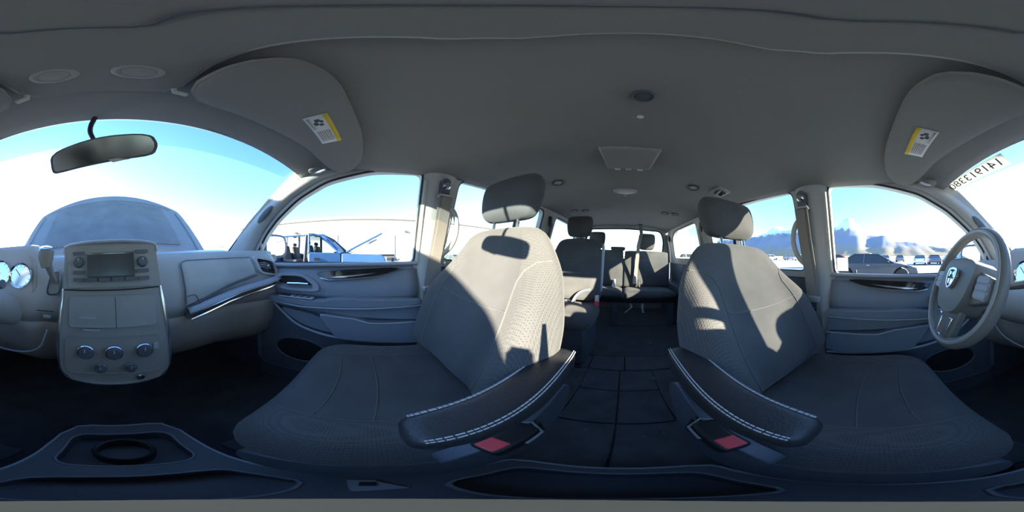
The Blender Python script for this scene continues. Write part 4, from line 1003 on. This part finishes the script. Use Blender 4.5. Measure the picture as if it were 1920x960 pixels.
# ------------------------------------------------------------------ stickers on glass
b = MB(); b.prism(rrect(-.172, .838, .052, .062, .002), lambda y, z, d: Vector((-(sidex(z) + .012 + d), y, z)), 0, .0015)
o = b.build('paper_notice', M_PAPER); tag(o, 'small white paper sheet stuck to the driver door window', 'paper')
def text_mesh(body, size):
    cu = bpy.data.curves.new('lot_text', 'FONT'); cu.body = body; cu.size = size; cu.extrude = .0006; cu.align_x = 'CENTER'; cu.align_y = 'CENTER'
    ob = bpy.data.objects.new('lot_text', cu); COL.objects.link(ob)
    dg = bpy.context.evaluated_depsgraph_get(); me = bpy.data.meshes.new_from_object(ob.evaluated_get(dg))
    bpy.data.objects.remove(ob); return me
def wfun(a, c, d):                                  # a metres along the glass top from driver corner, c metres down the glass
    s = -.985 + a / .66; t = .012 + c / .80
    p = wshield(s, t); e = .001
    n = (wshield(s + e, t) - p).cross(wshield(s, t + e) - p).normalized()
    if n.y > 0: n = -n
    return p + n * d
b = MB(); b.grid(lambda u, v: wfun(.0 + .30 * u, .004 + .058 * v, .004), 14, 3); stk = b.build('lot_number_sticker', M_STICK, solid=.001)
tag(stk, 'pale strip with a hand written lot number on the driver side windshield top', 'sticker')
me = text_mesh('141913380', .055)
W_ = max(v.co.x for v in me.vertices) - min(v.co.x for v in me.vertices)
for v in me.vertices:                               # the number reads from outside, so it is mirrored in here
    a = .150 + (-v.co.x) * (-1) * -.26 / W_; c = .034 - v.co.y * .95
    v.co = wfun(a, c, .006 + (v.co.z > 0) * .0008)
o = bpy.data.objects.new('lot_number', me); COL.objects.link(o); me.materials.append(M_INK); o.parent = stk

# ------------------------------------------------------------------ outside parts of the van
def side_mirror(sx):
    side = 'passenger' if sx > 0 else 'driver'
    c = Vector((sx * .985, .625, .885))
    t = thing('side_mirror', c, 'grey door mirror outside the front %s window' % side, 'mirror', 'door mirrors')
    Mx = frame_m(c, (-sx * .30, -1, .02), (sx, 0, 0))
    ol = chaikin([(-.115, -.05), (-.112, .06), (-.06, .085), (.08, .08), (.11, .04), (.105, -.06), (.06, -.085), (-.07, -.085)], 2, k=.2)
    b = MB(); vs = []; fs = []; n = len(ol)
    rings = [(.93, .012), (1.0, .006), (1.0, -.02), (.9, -.06), (.6, -.09), (.2, -.10)]
    for q, d in rings:
        for (x, y) in ol: vs.append(Mx @ Vector((x * q, y * q, d)))
    for i in range(len(rings) - 1):
        for j in range(n): fs.append((i * n + j, i * n + (j + 1) % n, (i + 1) * n + (j + 1) % n, (i + 1) * n + j))
    fs.append(tuple((len(rings) - 1) * n + j for j in range(n))); fs.append(tuple(range(n)))
    b.add(vs, fs); b.build('housing', M_DARK, t, ang=50)
    b = MB(); b.prism([(x * .76, y * .80) for x, y in ol], lambda x, y, d: Mx @ Vector((x, y, d)), .008, .014); b.build('mirror_glass', M_MIRROR, t)
    b = MB(); b.tube([c + Vector((-sx * .05, .03, -.05)), c + Vector((-sx * .16, .02, -.07)), c + Vector((-sx * .22, -.02, -.075))], [.03, .028, .03], 10); b.build('arm', M_BLACK, t)
side_mirror(1); side_mirror(-1)
# raised hood
hd = thing('van_hood', (0, 1.25, .86), 'raised engine hood of the van seen through the windshield', 'hood')
def hoodp(u, v):
    s = -1 + 2 * u
    yl = 1.20 + .60 * v * (1 - .10 * s * s) ; zl = .88 + .655 * v - .10 * v * s * s - .03 * s * s
    wv = .80 - .075 * v ** 2
    e = 1 if v < .5 else math.sqrt(max(.0, 1 - ((v - .5) / .5) ** 2 * abs(s) ** 2.8 * .28))
    q = Vector((wv * s, 1.20 + (yl - 1.20) * e, .88 + (zl - .88) * e))
    return Vector((q.x * 1.10, q.y * 1.13, .85 + (q.z - .85) * 1.13))
b = MB(); b.grid(hoodp, 32, 16); ho = b.build('hood_inner_skin', M_HOODU, hd, solid=.012)
b = MB(); b.grid(lambda u, v: hoodp(u, v) + Vector((0, .05, -.0)) + Vector((0, .0, .02)), 32, 16); b.build('hood_outer_skin', M_VANPAINT, hd, solid=.004)
b = MB(); b.grid(lambda u, v: hoodp(.14 + .72 * u, .10 + .74 * v) + Vector((0, -.020, .0)), 24, 12); b.build('insulation_pad', M_HOODP, hd, solid=.014, bevel=.004)
for s in (-1, 1):
    b = MB(); b.tube([hoodp(.5 + s * .46, v) + Vector((0, -.014, 0)) for v in (.02, .2, .4, .6, .78)], .012, 8); b.build('side_rib', M_HOODU, hd)
b = MB(); b.tube([hoodp(.06 + .88 * i / 14, .88) + Vector((0, -.012, 0)) for i in range(15)], .010, 8); b.build('front_rib', M_HOODU, hd)
b = MB(); b.grid(lambda u, v: Vector(((-1 + 2 * u) * .76, 1.03 - .22 * (2 * u - 1) ** 2 + .34 * v, .838 + .03 * math.sin(PI * v))), 24, 4); o = b.build('cowl_panel', M_SILVER, None, solid=.006, loc=(0, 1.1, .83)); tag(o, 'pale cowl panel between the windshield base and the raised hood', 'cowl')
for s, l_ in ((-1, 'driver'), (1, 'passenger')):
    b = MB(); b.prism([(1.0, .84), (2.0, .74), (2.15, .35), (1.95, .0), (1.0, -.05)], lambda y, z, d: Vector((s * d, y, z)), .78, .92); o = b.build('van_fender', M_VANPAINT, None, loc=(s * .85, 1.5, 0), bevel=.04, seg=3); tag(o, 'front fender of the van below the %s side door mirror' % l_, 'fender', 'front fenders')

# ------------------------------------------------------------------ outside
GZ = CAM.z - 1.27                                  # level of the lot in the gravity frame through the camera
def place(root, x, y, rz=0, z=0):
    root.matrix_world = Matrix.Translation(CAM) @ TILT @ Matrix.Translation((x - CAM.x, y - CAM.y, -1.27 + z)) @ Matrix.Rotation(rz, 4, 'Z')
def ground_mat():
    m = mat('gravel_lot', (.42, .42, .41), 0.95, bump=.4, scale=8, var=.22, vscale=.5)
    return m
b = MB(); b.box((0, 0, -.05), (160, 160, .1)); o = b.build('ground', ground_mat()); tag(o, 'pale gravel parking lot', kind='structure'); place(o, 0, 0)
b = MB(); b.box((0, 0, -.4), (14000, 14000, .5)); o = b.build('field_ground', mat('dry_field', (.36, .29, .16), 1.0, var=.25, vscale=.02)); tag(o, 'dry tan field around the lot', kind='structure'); place(o, 0, 0)
# mountain range on the driver's side
def ridge(name, x0, px_list, base, col, label, depth):
    """ridge line through (y, height) stations at distance x0 (driver's side); sloping face towards the van and a back slope"""
    b = MB(); n = 150; rows = 9; random.seed(7 if name else 1)
    from mathutils import noise
    ys = [p[0] for p in px_list]
    def h(y):
        for (a, ha), (c, hc) in zip(px_list, px_list[1:]):
            if a <= y <= c: return lerp(ha, hc, sm(0, 1, (y - a) / (c - a)) * .4 + .6 * (y - a) / (c - a))
        return 0
    def fn(u, v):
        y = lerp(ys[0], ys[-1], u); H = h(y)
        f = min(1, v / .6) if v <= .6 else 1 - (v - .6) / .4
        nn = noise.fractal(Vector((y / 260, v * 3, 3.1)), 1.0, 2.0, 5)
        z = H * f ** 1.15 * (1 + .20 * nn * (1.0 if 0 < v < 1 else 0)) + base
        return Vector((-x0 - depth * (v - .6) * 1.0 + 60 * nn, y, z))
    b.grid(fn, n, 16)
    m = bpy.data.materials.get(name + '_m')
    o = b.build(name, col, None, ang=70); tag(o, label, 'mountain')
    place(o, 0, 0); return o
def mountain_mat(name, low, mid, snow, s0, s1):
    m = bpy.data.materials.new(name); m.use_nodes = True; n = m.node_tree.nodes; l = m.node_tree.links; bs = n['Principled BSDF']
    bs.inputs['Roughness'].default_value = 1; bs.inputs['Specular IOR Level'].default_value = 0.05
    tc = n.new('ShaderNodeTexCoord'); sp = n.new('ShaderNodeSeparateXYZ'); l.new(tc.outputs['Object'], sp.inputs[0])
    no = n.new('ShaderNodeTexNoise'); no.inputs['Scale'].default_value = .01; no.inputs['Detail'].default_value = 6; l.new(tc.outputs['Object'], no.inputs['Vector'])
    mr = n.new('ShaderNodeMapRange'); mr.inputs[1].default_value = s0; mr.inputs[2].default_value = s1; l.new(sp.outputs[2], mr.inputs[0])
    ad = n.new('ShaderNodeMath'); ad.operation = 'MULTIPLY_ADD'; ad.inputs[1].default_value = .55; l.new(no.outputs[0], ad.inputs[0]); l.new(mr.outputs[0], ad.inputs[2])
    rp = n.new('ShaderNodeValToRGB'); e = rp.color_ramp.elements
    e[0].position = .25; e[0].color = (*low, 1); e[1].position = 1.05 if False else 1.0; e[1].color = (*snow, 1)
    q = e.new(.55); q.color = (*mid, 1); q = e.new(.93); q.color = (*mid, 1)
    l.new(ad.outputs[0], rp.inputs[0]); l.new(rp.outputs[0], bs.inputs['Base Color'])
    return m
mm = mountain_mat('mountain_rock', (.36, .29, .20), (.27, .29, .36), (.80, .83, .90), 60, 640)
ridge('mountain_range', 3000, [(-5200, 420), (-4200, 600), (-3500, 560), (-2900, 600), (-2400, 640), (-1900, 690), (-1450, 640), (-1000, 560), (-640, 720), (-480, 690), (-300, 500), (-100, 420), (300, 330), (700, 260), (1300, 200), (2200, 140), (3200, 60)], -10, mm, 'long rocky mountain range with a snowy crest beyond the driver side windows', 1500)

# building on the passenger side
bd = thing('warehouse', (0, 0, 0), 'long beige warehouse with roller doors beyond the passenger side windows', 'building', local=True)
M_BWALL = mat('warehouse_wall', (.60, .56, .48), .9, bump=.3, scale=2, var=.05, vscale=.3); M_BTRIM = mat('warehouse_trim', (.45, .42, .37), .8, var=.05, vscale=.5); M_BDOOR = mat('roller_door', (.66, .63, .57), .7, var=.04, vscale=.4)
b = MB(); b.box((6, 0, 2.6), (12, 52, 5.2)); b.build('wall', M_BWALL, bd, loc=(0, 0, 0))
b = MB(); b.box((6, 0, 5.3), (12.5, 52.5, .25)); b.build('roof', M_BTRIM, bd, loc=(0, 0, 0))
b = MB(); b.box((-.03, 0, 4.3), (.08, 52, .12)); b.build('wall_band', M_BTRIM, bd, loc=(0, 0, 0))
for y in (-22, -16, -10, -4, 2, 8, 14, 20):
    b = MB(); b.box((-.03, y, 1.75), (.10, 3.6, 3.5)); dd = b.build('roller_door', M_BTRIM, bd, loc=(0, 0, 0))
    for q in range(8):
        b = MB(); b.box((-.08, y, .22 + .42 * q), (.06, 3.3, .39)); b.build('door_slat', M_BDOOR, dd, loc=(0, 0, 0), bevel=.015)
for y in (-19, -7, 5, 17):
    b = MB(); b.box((-.12, y, 3.9), (.25, .3, .2)); b.build('wall_lamp', M_INK, bd, loc=(0, 0, 0))
place(bd, 17.0, -9)

def wheel(name, c, r, w_, parent, side=1):
    Mx = frame_m(c, (side, 0, 0), (0, 1, 0))
    b = MB(); b.lathe([(r * .62, -w_ / 2), (r * .93, -w_ / 2), (r, -w_ * .3), (r, w_ * .3), (r * .93, w_ / 2), (r * .62, w_ / 2)], Mx, 28); wo = b.build(name, M_TYRE, parent, loc=(0, 0, 0))
    b = MB(); b.lathe([(r * .64, w_ * .30), (r * .60, w_ * .42), (r * .30, w_ * .30), (r * .12, w_ * .42), (0, w_ * .42)], Mx, 24); b.build('rim', M_RIM, wo, loc=(0, 0, 0))
    return wo

def car(label, col, x, y, rz, L=4.5, W=1.78, H=1.42, kind='sedan', group=None, name='parked_car'):
    t = thing(name, (0, 0, 0), label, 'car', group, local=True)
    pm = mat('car_paint_%02d%02d%02d' % tuple(int(c * 99) for c in col), col, .3, .2, coat=.6, var=.02)
    hl = L / 2; r = .32; wf, wr = hl - .86, -hl + .88
    low = [(-hl, .42), (-hl + .03, .85), (-hl + .25, .93), (hl - 1.35, .93), (hl - .45, .78), (hl - .05, .62), (hl, .42), (hl - .12, .24)]
    def arch(cy): return [(cy + .40 * math.cos(a), .30 + .40 * math.sin(a)) for a in [R(8 + 164 * i / 8) for i in range(9)]]
    if kind == 'suv': low = [(-hl, .45), (-hl + .03, .98), (-hl + .15, 1.02), (hl - 1.2, 1.02), (hl - .25, .92), (hl - .03, .70), (hl, .45), (hl - .12, .28)]
    ol = low + [(hl - .3, .22)] + arch(wf) + [(0, .2)] + arch(wr) + [(-hl + .15, .28)]
    b = MB(); b.prism(ol, lambda yy, z, d: Vector((d, yy, z)), -W / 2, W / 2); b.build('body', pm, t, loc=(0, 0, 0), bevel=.05, seg=2)
    zb = low[2][1] - .02
    gb_ = {'sedan': (-hl + .55, hl - 1.25, -hl + 1.35, hl - 2.05), 'suv': (-hl + .08, hl - 1.15, -hl + .38, hl - 1.80)}[kind]
    yb0, yb1, yt0, yt1 = gb_; wb_, wt_ = W / 2 - .07, W / 2 - .26
    V = [(-wb_, yb0, zb), (wb_, yb0, zb), (wb_, yb1, zb), (-wb_, yb1, zb), (-wt_, yt0, H - .03), (wt_, yt0, H - .03), (wt_, yt1, H - .03), (-wt_, yt1, H - .03)]
    b = MB(); b.add(V, [(0, 1, 2, 3), (4, 5, 6, 7), (0, 1, 5, 4), (1, 2, 6, 5), (2, 3, 7, 6), (3, 0, 4, 7)]); b.build('windows', G_CAR, t, loc=(0, 0, 0), bevel=.02)
    b = MB(); b.box((0, (yt0 + yt1) / 2, H - .015), (wt_ * 2 + .04, yt1 - yt0 + .10, .05)); b.build('roof', pm, t, loc=(0, 0, 0), bevel=.02)
    b = MB()
    for s in (-1, 1):
        for (ya, yc) in ((yb0, yt0), (yb1, yt1), (lerp(yb0, yb1, .45), lerp(yt0, yt1, .42))):
            b = MB(); b.tube([(s * (wb_ + .005), ya, zb), (s * (wt_ + .012), yc, H - .02)], .035, 6); b.build('pillar', pm, t, loc=(0, 0, 0))
    for s in (-1, 1):
        wheel('wheel', (s * (W / 2 - .09), wf, r), r, .20, t, s); wheel('wheel', (s * (W / 2 - .09), wr, r), r, .20, t, s)
        b = MB(); b.box((s * (W / 2 - .22), hl - .10, low[5][1] + .02), (.32, .18, .12)); b.build('headlight', M_LENS, t, loc=(0, 0, 0), bevel=.03)
        b = MB(); b.box((s * (W / 2 - .20), -hl + .03, low[1][1] - .12), (.30, .06, .14)); b.build('tail_light', M_RED, t, loc=(0, 0, 0), bevel=.02)
        b = MB(); b.box((s * (W / 2 + .06), hl - 1.55, zb + .08), (.16, .10, .12)); b.build('mirror', pm, t, loc=(0, 0, 0), bevel=.03)
        b = MB(); b.box((s * (W / 2 + .004), -.25, zb - .10), (.02, .16, .03)); b.build('door_handle', M_SILVER if True else pm, t, loc=(0, 0, 0), bevel=.005)
    place(t, x, y, rz); return t
# driver side: dark sedan and the far rows
car('dark blue grey sedan parked beside the van on the driver side', (.055, .065, .085), -9.0, -.35, 0, 4.6, 1.8, 1.38)
FAR = 'cars in the far rows of the lot'
pal = [((.80, .80, .80), 'white'), ((.08, .10, .16), 'dark blue'), ((.10, .42, .48), 'teal'), ((.12, .45, .52), 'teal'), ((.70, .70, .72), 'silver'), ((.45, .05, .05), 'red'), ((.15, .15, .16), 'charcoal')]
car('white sedan in the far row, right of the dark sedan', pal[0][0], -24, 6.0, R(75), group=FAR)
car('dark blue car in the far row beside the white sedan', pal[1][0], -24.5, 8.4, R(78), group=FAR)
car('teal car in the far row, nearest the steering wheel', pal[2][0], -24, 11.0, R(80), group=FAR)
car('teal suv in the far row left of the door mirror', pal[3][0], -25, 13.8, R(80), H=1.7, kind='suv', group=FAR)
car('silver car behind the roof of the dark sedan', pal[4][0], -30, 1.0, R(85), group=FAR)
car('white suv behind the rear roof of the dark sedan', pal[0][0], -30, -2.2, R(85), H=1.75, kind='suv', group=FAR)
car('red car behind the dark sedan at the window edge', pal[5][0], -17, -4.4, R(10), group=FAR)
car('charcoal car behind the hood of the dark sedan', pal[6][0], -36, 4.5, R(80), group=FAR)
for i, (x, y, c, l_) in enumerate(((-42, -22, 0, 'white suv far away, in the left part of the driver side sliding window'), (-44, -27, 1, 'dark blue suv far away in the driver side sliding window'), (-42, -33, 4, 'silver suv far away beside the driver headrest'),
                                   (-18, -24, 6, 'charcoal suv seen in the driver side rear quarter window'), (-13, -30, 4, 'silver suv seen in the driver side rear quarter window'))):
    car(l_, pal[c][0], x, y, R(60), H=1.7, kind='suv', group=FAR)
for i, (x, y, c, l_) in enumerate(((14.0, -1.6, 1, 'dark blue car parked by the warehouse behind the pickup front'), (14.2, -8.6, 2, 'teal car parked by the warehouse in the passenger sliding window'), (14.0, -12.0, 0, 'white car parked by the warehouse next to the headrest'))):
    car(l_, pal[c][0], x, y, R(90), group='cars by the warehouse')

# damaged blue pickup with raised hood and open door on the passenger side
pk = thing('pickup_truck', (0, 0, 0), 'damaged blue pickup with raised hood and open front door beyond the passenger window', 'truck', local=True)
M_BLUE = mat('blue_paint', (.045, .115, .25), .32, .2, coat=.6, var=.10, vscale=2); M_CABIN = mat('truck_cabin', (.10, .10, .11), .85, var=.15, vscale=3)
PX = -.95                                            # side facing the van, local x
# local: +x away from the van, front of the truck towards -y
def PF(y, z, d): return Vector((PX + d, y, z))
arch1 = [(.05 - .44 * math.cos(R(180 - 180 * i / 8)) * -1, .40 + .44 * math.sin(R(180 - 180 * i / 8))) for i in range(9)]
fen = [(-.62, .55), (-.60, 1.02), (-.50, 1.12), (.62, 1.18), (.62, .45), (.49, .42)] + [(.05 + .44 * math.cos(R(6 + 168 * i / 8)), .40 + .44 * math.sin(R(6 + 168 * i / 8))) for i in range(9)] + [(-.55, .48)]
for s in (0, 1):
    b = MB(); b.prism(fen, lambda y, z, d: Vector((PX + d if s == 0 else -PX - d, y, z + .02 * math.sin(y * 9))), 0, .20); b.build('fender', M_BLUE, pk, loc=(0, 0, 0), bevel=.03)
    wheel('wheel', (PX + .14 if s == 0 else -PX - .14, .05, .38), .38, .26, pk, -1 if s == 0 else 1); wheel('wheel', (PX + .14 if s == 0 else -PX - .14, 3.75, .38), .38, .26, pk, -1 if s == 0 else 1)
    b = MB(); b.box((PX + .16 if s == 0 else -PX - .16, -.60, .98), (.26, .10, .20)); hl_ = b.build('headlight', M_LENS, pk, loc=(0, 0, 0), bevel=.03)
b = MB(); b.box((0, -.62, .82), (1.3, .08, .40)); b.build('grille', M_BLACK, pk, loc=(0, 0, 0), bevel=.03)
b = MB(); b.box((0, -.72, .52), (1.9, .16, .26)); b.build('bumper', M_SILVER, pk, loc=(0, 0, 0), bevel=.04)
b = MB(); b.box((0, .0, .88), (1.3, 1.1, .35)); b.build('engine', M_BLACK, pk, loc=(0, 0, 0), bevel=.05)
b = MB(); b.grid(lambda u, v: Vector((lerp(-.85, .85, u), lerp(.50, -.52, v), 1.22 + .72 * v + .04 * math.sin(PI * u))), 8, 8); b.build('hood', M_BLUE, pk, loc=(0, 0, 0), solid=.05, bevel=.01)
b = MB(); b.tube([(.5, -.25, 1.14), (.5, -.2, 1.70)], .01, 6); b.build('hood_prop', M_SILVER, pk, loc=(0, 0, 0))
b = MB(); b.box((0, 1.75, .62), (1.80, 2.2, .40)); b.build('cab_floor', M_CABIN, pk, loc=(0, 0, 0), bevel=.03)
b = MB(); b.prism([(.62, .45), (.62, 1.18), (.75, 1.20), (2.75, 1.22), (2.85, .45)], lambda y, z, d: Vector((-PX - d, y, z)), 0, .10); b.build('far_side_panel', M_BLUE, pk, loc=(0, 0, 0), bevel=.02)
b = MB(); b.box((0, 2.80, .85), (1.86, .08, .8)); b.build('cab_rear_wall', M_BLUE, pk, loc=(0, 0, 0), bevel=.02)
b = MB(); b.box((0, 1.95, 1.93), (1.56, 1.55, .07)); b.build('roof', M_BLUE, pk, loc=(0, 0, 0), bevel=.03)
for s in (-1, 1):
    for (p0, p1) in (((s * .90, .62, 1.18), (s * .77, 1.22, 1.92)), ((s * .90, 1.75, .8), (s * .77, 1.72, 1.92)), ((s * .92, 2.78, .9), (s * .77, 2.66, 1.94))):
        b = MB(); b.tube([p0, p1], .055, 8, flat=(1.3, .8)); b.build('pillar', M_CABIN if p0[1] == 1.75 else M_BLUE, pk, loc=(0, 0, 0))
b = MB(); b.add([(-.86, .66, 1.2), (.86, .66, 1.2), (.74, 1.22, 1.9), (-.74, 1.22, 1.9)], [(0, 1, 2, 3)]); b.build('windshield', G_TINT, pk, loc=(0, 0, 0), solid=.006)
b = MB(); b.box((0, .70, 1.12), (1.7, .35, .22)); b.build('dashboard', M_CABIN, pk, loc=(0, 0, 0), bevel=.04)
for x in (-.42, .42):
    for y in (1.45, 2.35):
        b = MB(); b.box((x, y, .92), (.52, .50, .18)); st_ = b.build('seat', M_CABIN, pk, loc=(0, 0, 0), bevel=.05)
        b = MB(); b.box((x, y + .28, 1.25), (.50, .14, .62), Matrix.Rotation(R(-12), 3, 'X')); b.build('seat_back', M_CABIN, st_, loc=(0, 0, 0), bevel=.05)
        b = MB(); b.box((x, y + .36, 1.66), (.26, .10, .18)); b.build('headrest', M_CABIN, st_, loc=(0, 0, 0), bevel=.04)
bo = [(2.9, .55), (2.9, 1.2), (4.7, 1.2), (4.7, .55), (4.2, .5)] + [(3.75 + .44 * math.cos(R(6 + 168 * i / 8)), .40 + .44 * math.sin(R(6 + 168 * i / 8))) for i in range(9)] + [(3.2, .5)]
for s in (0, 1):
    b = MB(); b.prism(bo, lambda y, z, d: Vector((PX + d if s == 0 else -PX - d, y, z)), 0, .12); b.build('bed_side', M_BLUE, pk, loc=(0, 0, 0), bevel=.03)
b = MB(); b.box((0, 3.8, .72), (1.7, 1.8, .08)); b.build('bed_floor', M_CABIN, pk, loc=(0, 0, 0))
b = MB(); b.box((0, 4.68, .9), (1.8, .08, .6)); b.build('tailgate', M_BLUE, pk, loc=(0, 0, 0), bevel=.02)
# open front door, hinged at its front edge
da = R(20); hx, hy = PX, .64
def DP(a, z, d):                                     # a metres back from the hinge
    a *= .86; return Vector((hx - math.sin(da) * a + d * math.cos(da), hy + math.cos(da) * a + d * math.sin(da), z))
b = MB(); b.prism(chaikin([(0, .48), (0, 1.18), (1.05, 1.20), (1.05, .48)], 1, k=.06), DP, 0, .12); dr = b.build('open_door', M_BLUE, pk, loc=(0, 0, 0), bevel=.025)
b = MB(); b.tube([DP(.03, 1.18, .05), DP(.35, 1.52, .07), DP(.62, 1.78, .10), DP(.85, 1.90, .12), DP(1.02, 1.93, .12), DP(1.03, 1.6, .09), DP(1.03, 1.2, .05)], .032, 8); b.build('window_frame', M_BLUE, dr, loc=(0, 0, 0))
b = MB(); b.prism([(.06, 1.19), (.37, 1.52), (.64, 1.77), (.86, 1.88), (1.01, 1.90), (1.01, 1.19)], DP, .055, .062); b.build('pane', G_TINT, dr, loc=(0, 0, 0))
b = MB(); b.prism(rrect(.78, 1.03, .18, .06, .02), DP, -.03, .01); b.build('door_handle', M_BLACK, dr, loc=(0, 0, 0), bevel=.005)
b = MB(); b.prism(rrect(.55, .75, .70, .03, .01), DP, -.02, .01); b.build('side_moulding', M_SILVER, dr, loc=(0, 0, 0), bevel=.004)
for ch in pk.children_recursive:
    for v in ch.data.vertices:
        v.co.z = v.co.z * 1.15 if v.co.z < 1.18 else 1.357 + (v.co.z - 1.18) * .74
place(pk, 5.45, .12)

# tree and pylon ahead to the right, light poles behind
def tree(x, y, h, label, seed):
    t = thing('tree', (0, 0, 0), label, 'tree', 'trees at the edge of the lot', local=True); random.seed(seed)
    b = MB(); b.tube([(0, 0, 0), (.05, 0, h * .3), (0, .05, h * .7)], [.14, .11, .05], 8); b.build('trunk', mat('bark', (.14, .11, .08), .95, var=.2), t, loc=(0, 0, 0))
    b = MB()
    for i in range(420):
        a = random.uniform(0, 2 * PI); rr = h * .26 * random.random() ** .5; z = h * random.uniform(.38, 1.0); rr *= math.sqrt(max(.05, 1 - ((z / h - .66) / .36) ** 2))
        p = Vector((rr * math.cos(a), rr * math.sin(a), z)); q = h * .035
        n1 = Vector((random.uniform(-1, 1), random.uniform(-1, 1), random.uniform(-1, 1))).normalized(); n2 = n1.orthogonal().normalized()
        b.add([p - n1 * q, p + n2 * q * .5, p + n1 * q, p - n2 * q * .5], [(0, 1, 2, 3)])
    o = b.build('foliage', mat('leaves', (.22, .26, .12), .9, var=.3, vscale=3), t, loc=(0, 0, 0)); o['kind'] = 'stuff'
    place(t, x, y)
tree(19.5, 25.0, 3.6, 'small leafy tree between the raised hood and the passenger side pillar', 3)
tree(-17, -34, 2.6, 'leafy tree in the driver side rear quarter window', 5)
tree(22, 24.5, 2.4, 'lower bush like tree right of the small leafy tree ahead', 8)
for i, (x, y, l_) in enumerate(((2.2, -60, 'left one of two light poles far behind the van'), (-.6, -62, 'right one of two light poles far behind the van'))):
    t = thing('light_pole', (0, 0, 0), l_, 'pole', 'light poles behind the van', local=True)
    b = MB(); b.tube([(0, 0, 0), (0, 0, 3.4)], [.09, .05], 8); b.build('pole', M_SILVER, t, loc=(0, 0, 0))
    b = MB(); b.box((.35, 0, 3.4), (.8, .25, .12)); b.build('lamp_head', M_SILVER, t, loc=(0, 0, 0), bevel=.03)
    place(t, x, y)

for o in bpy.data.objects:
    if '_o' in o: del o['_o']
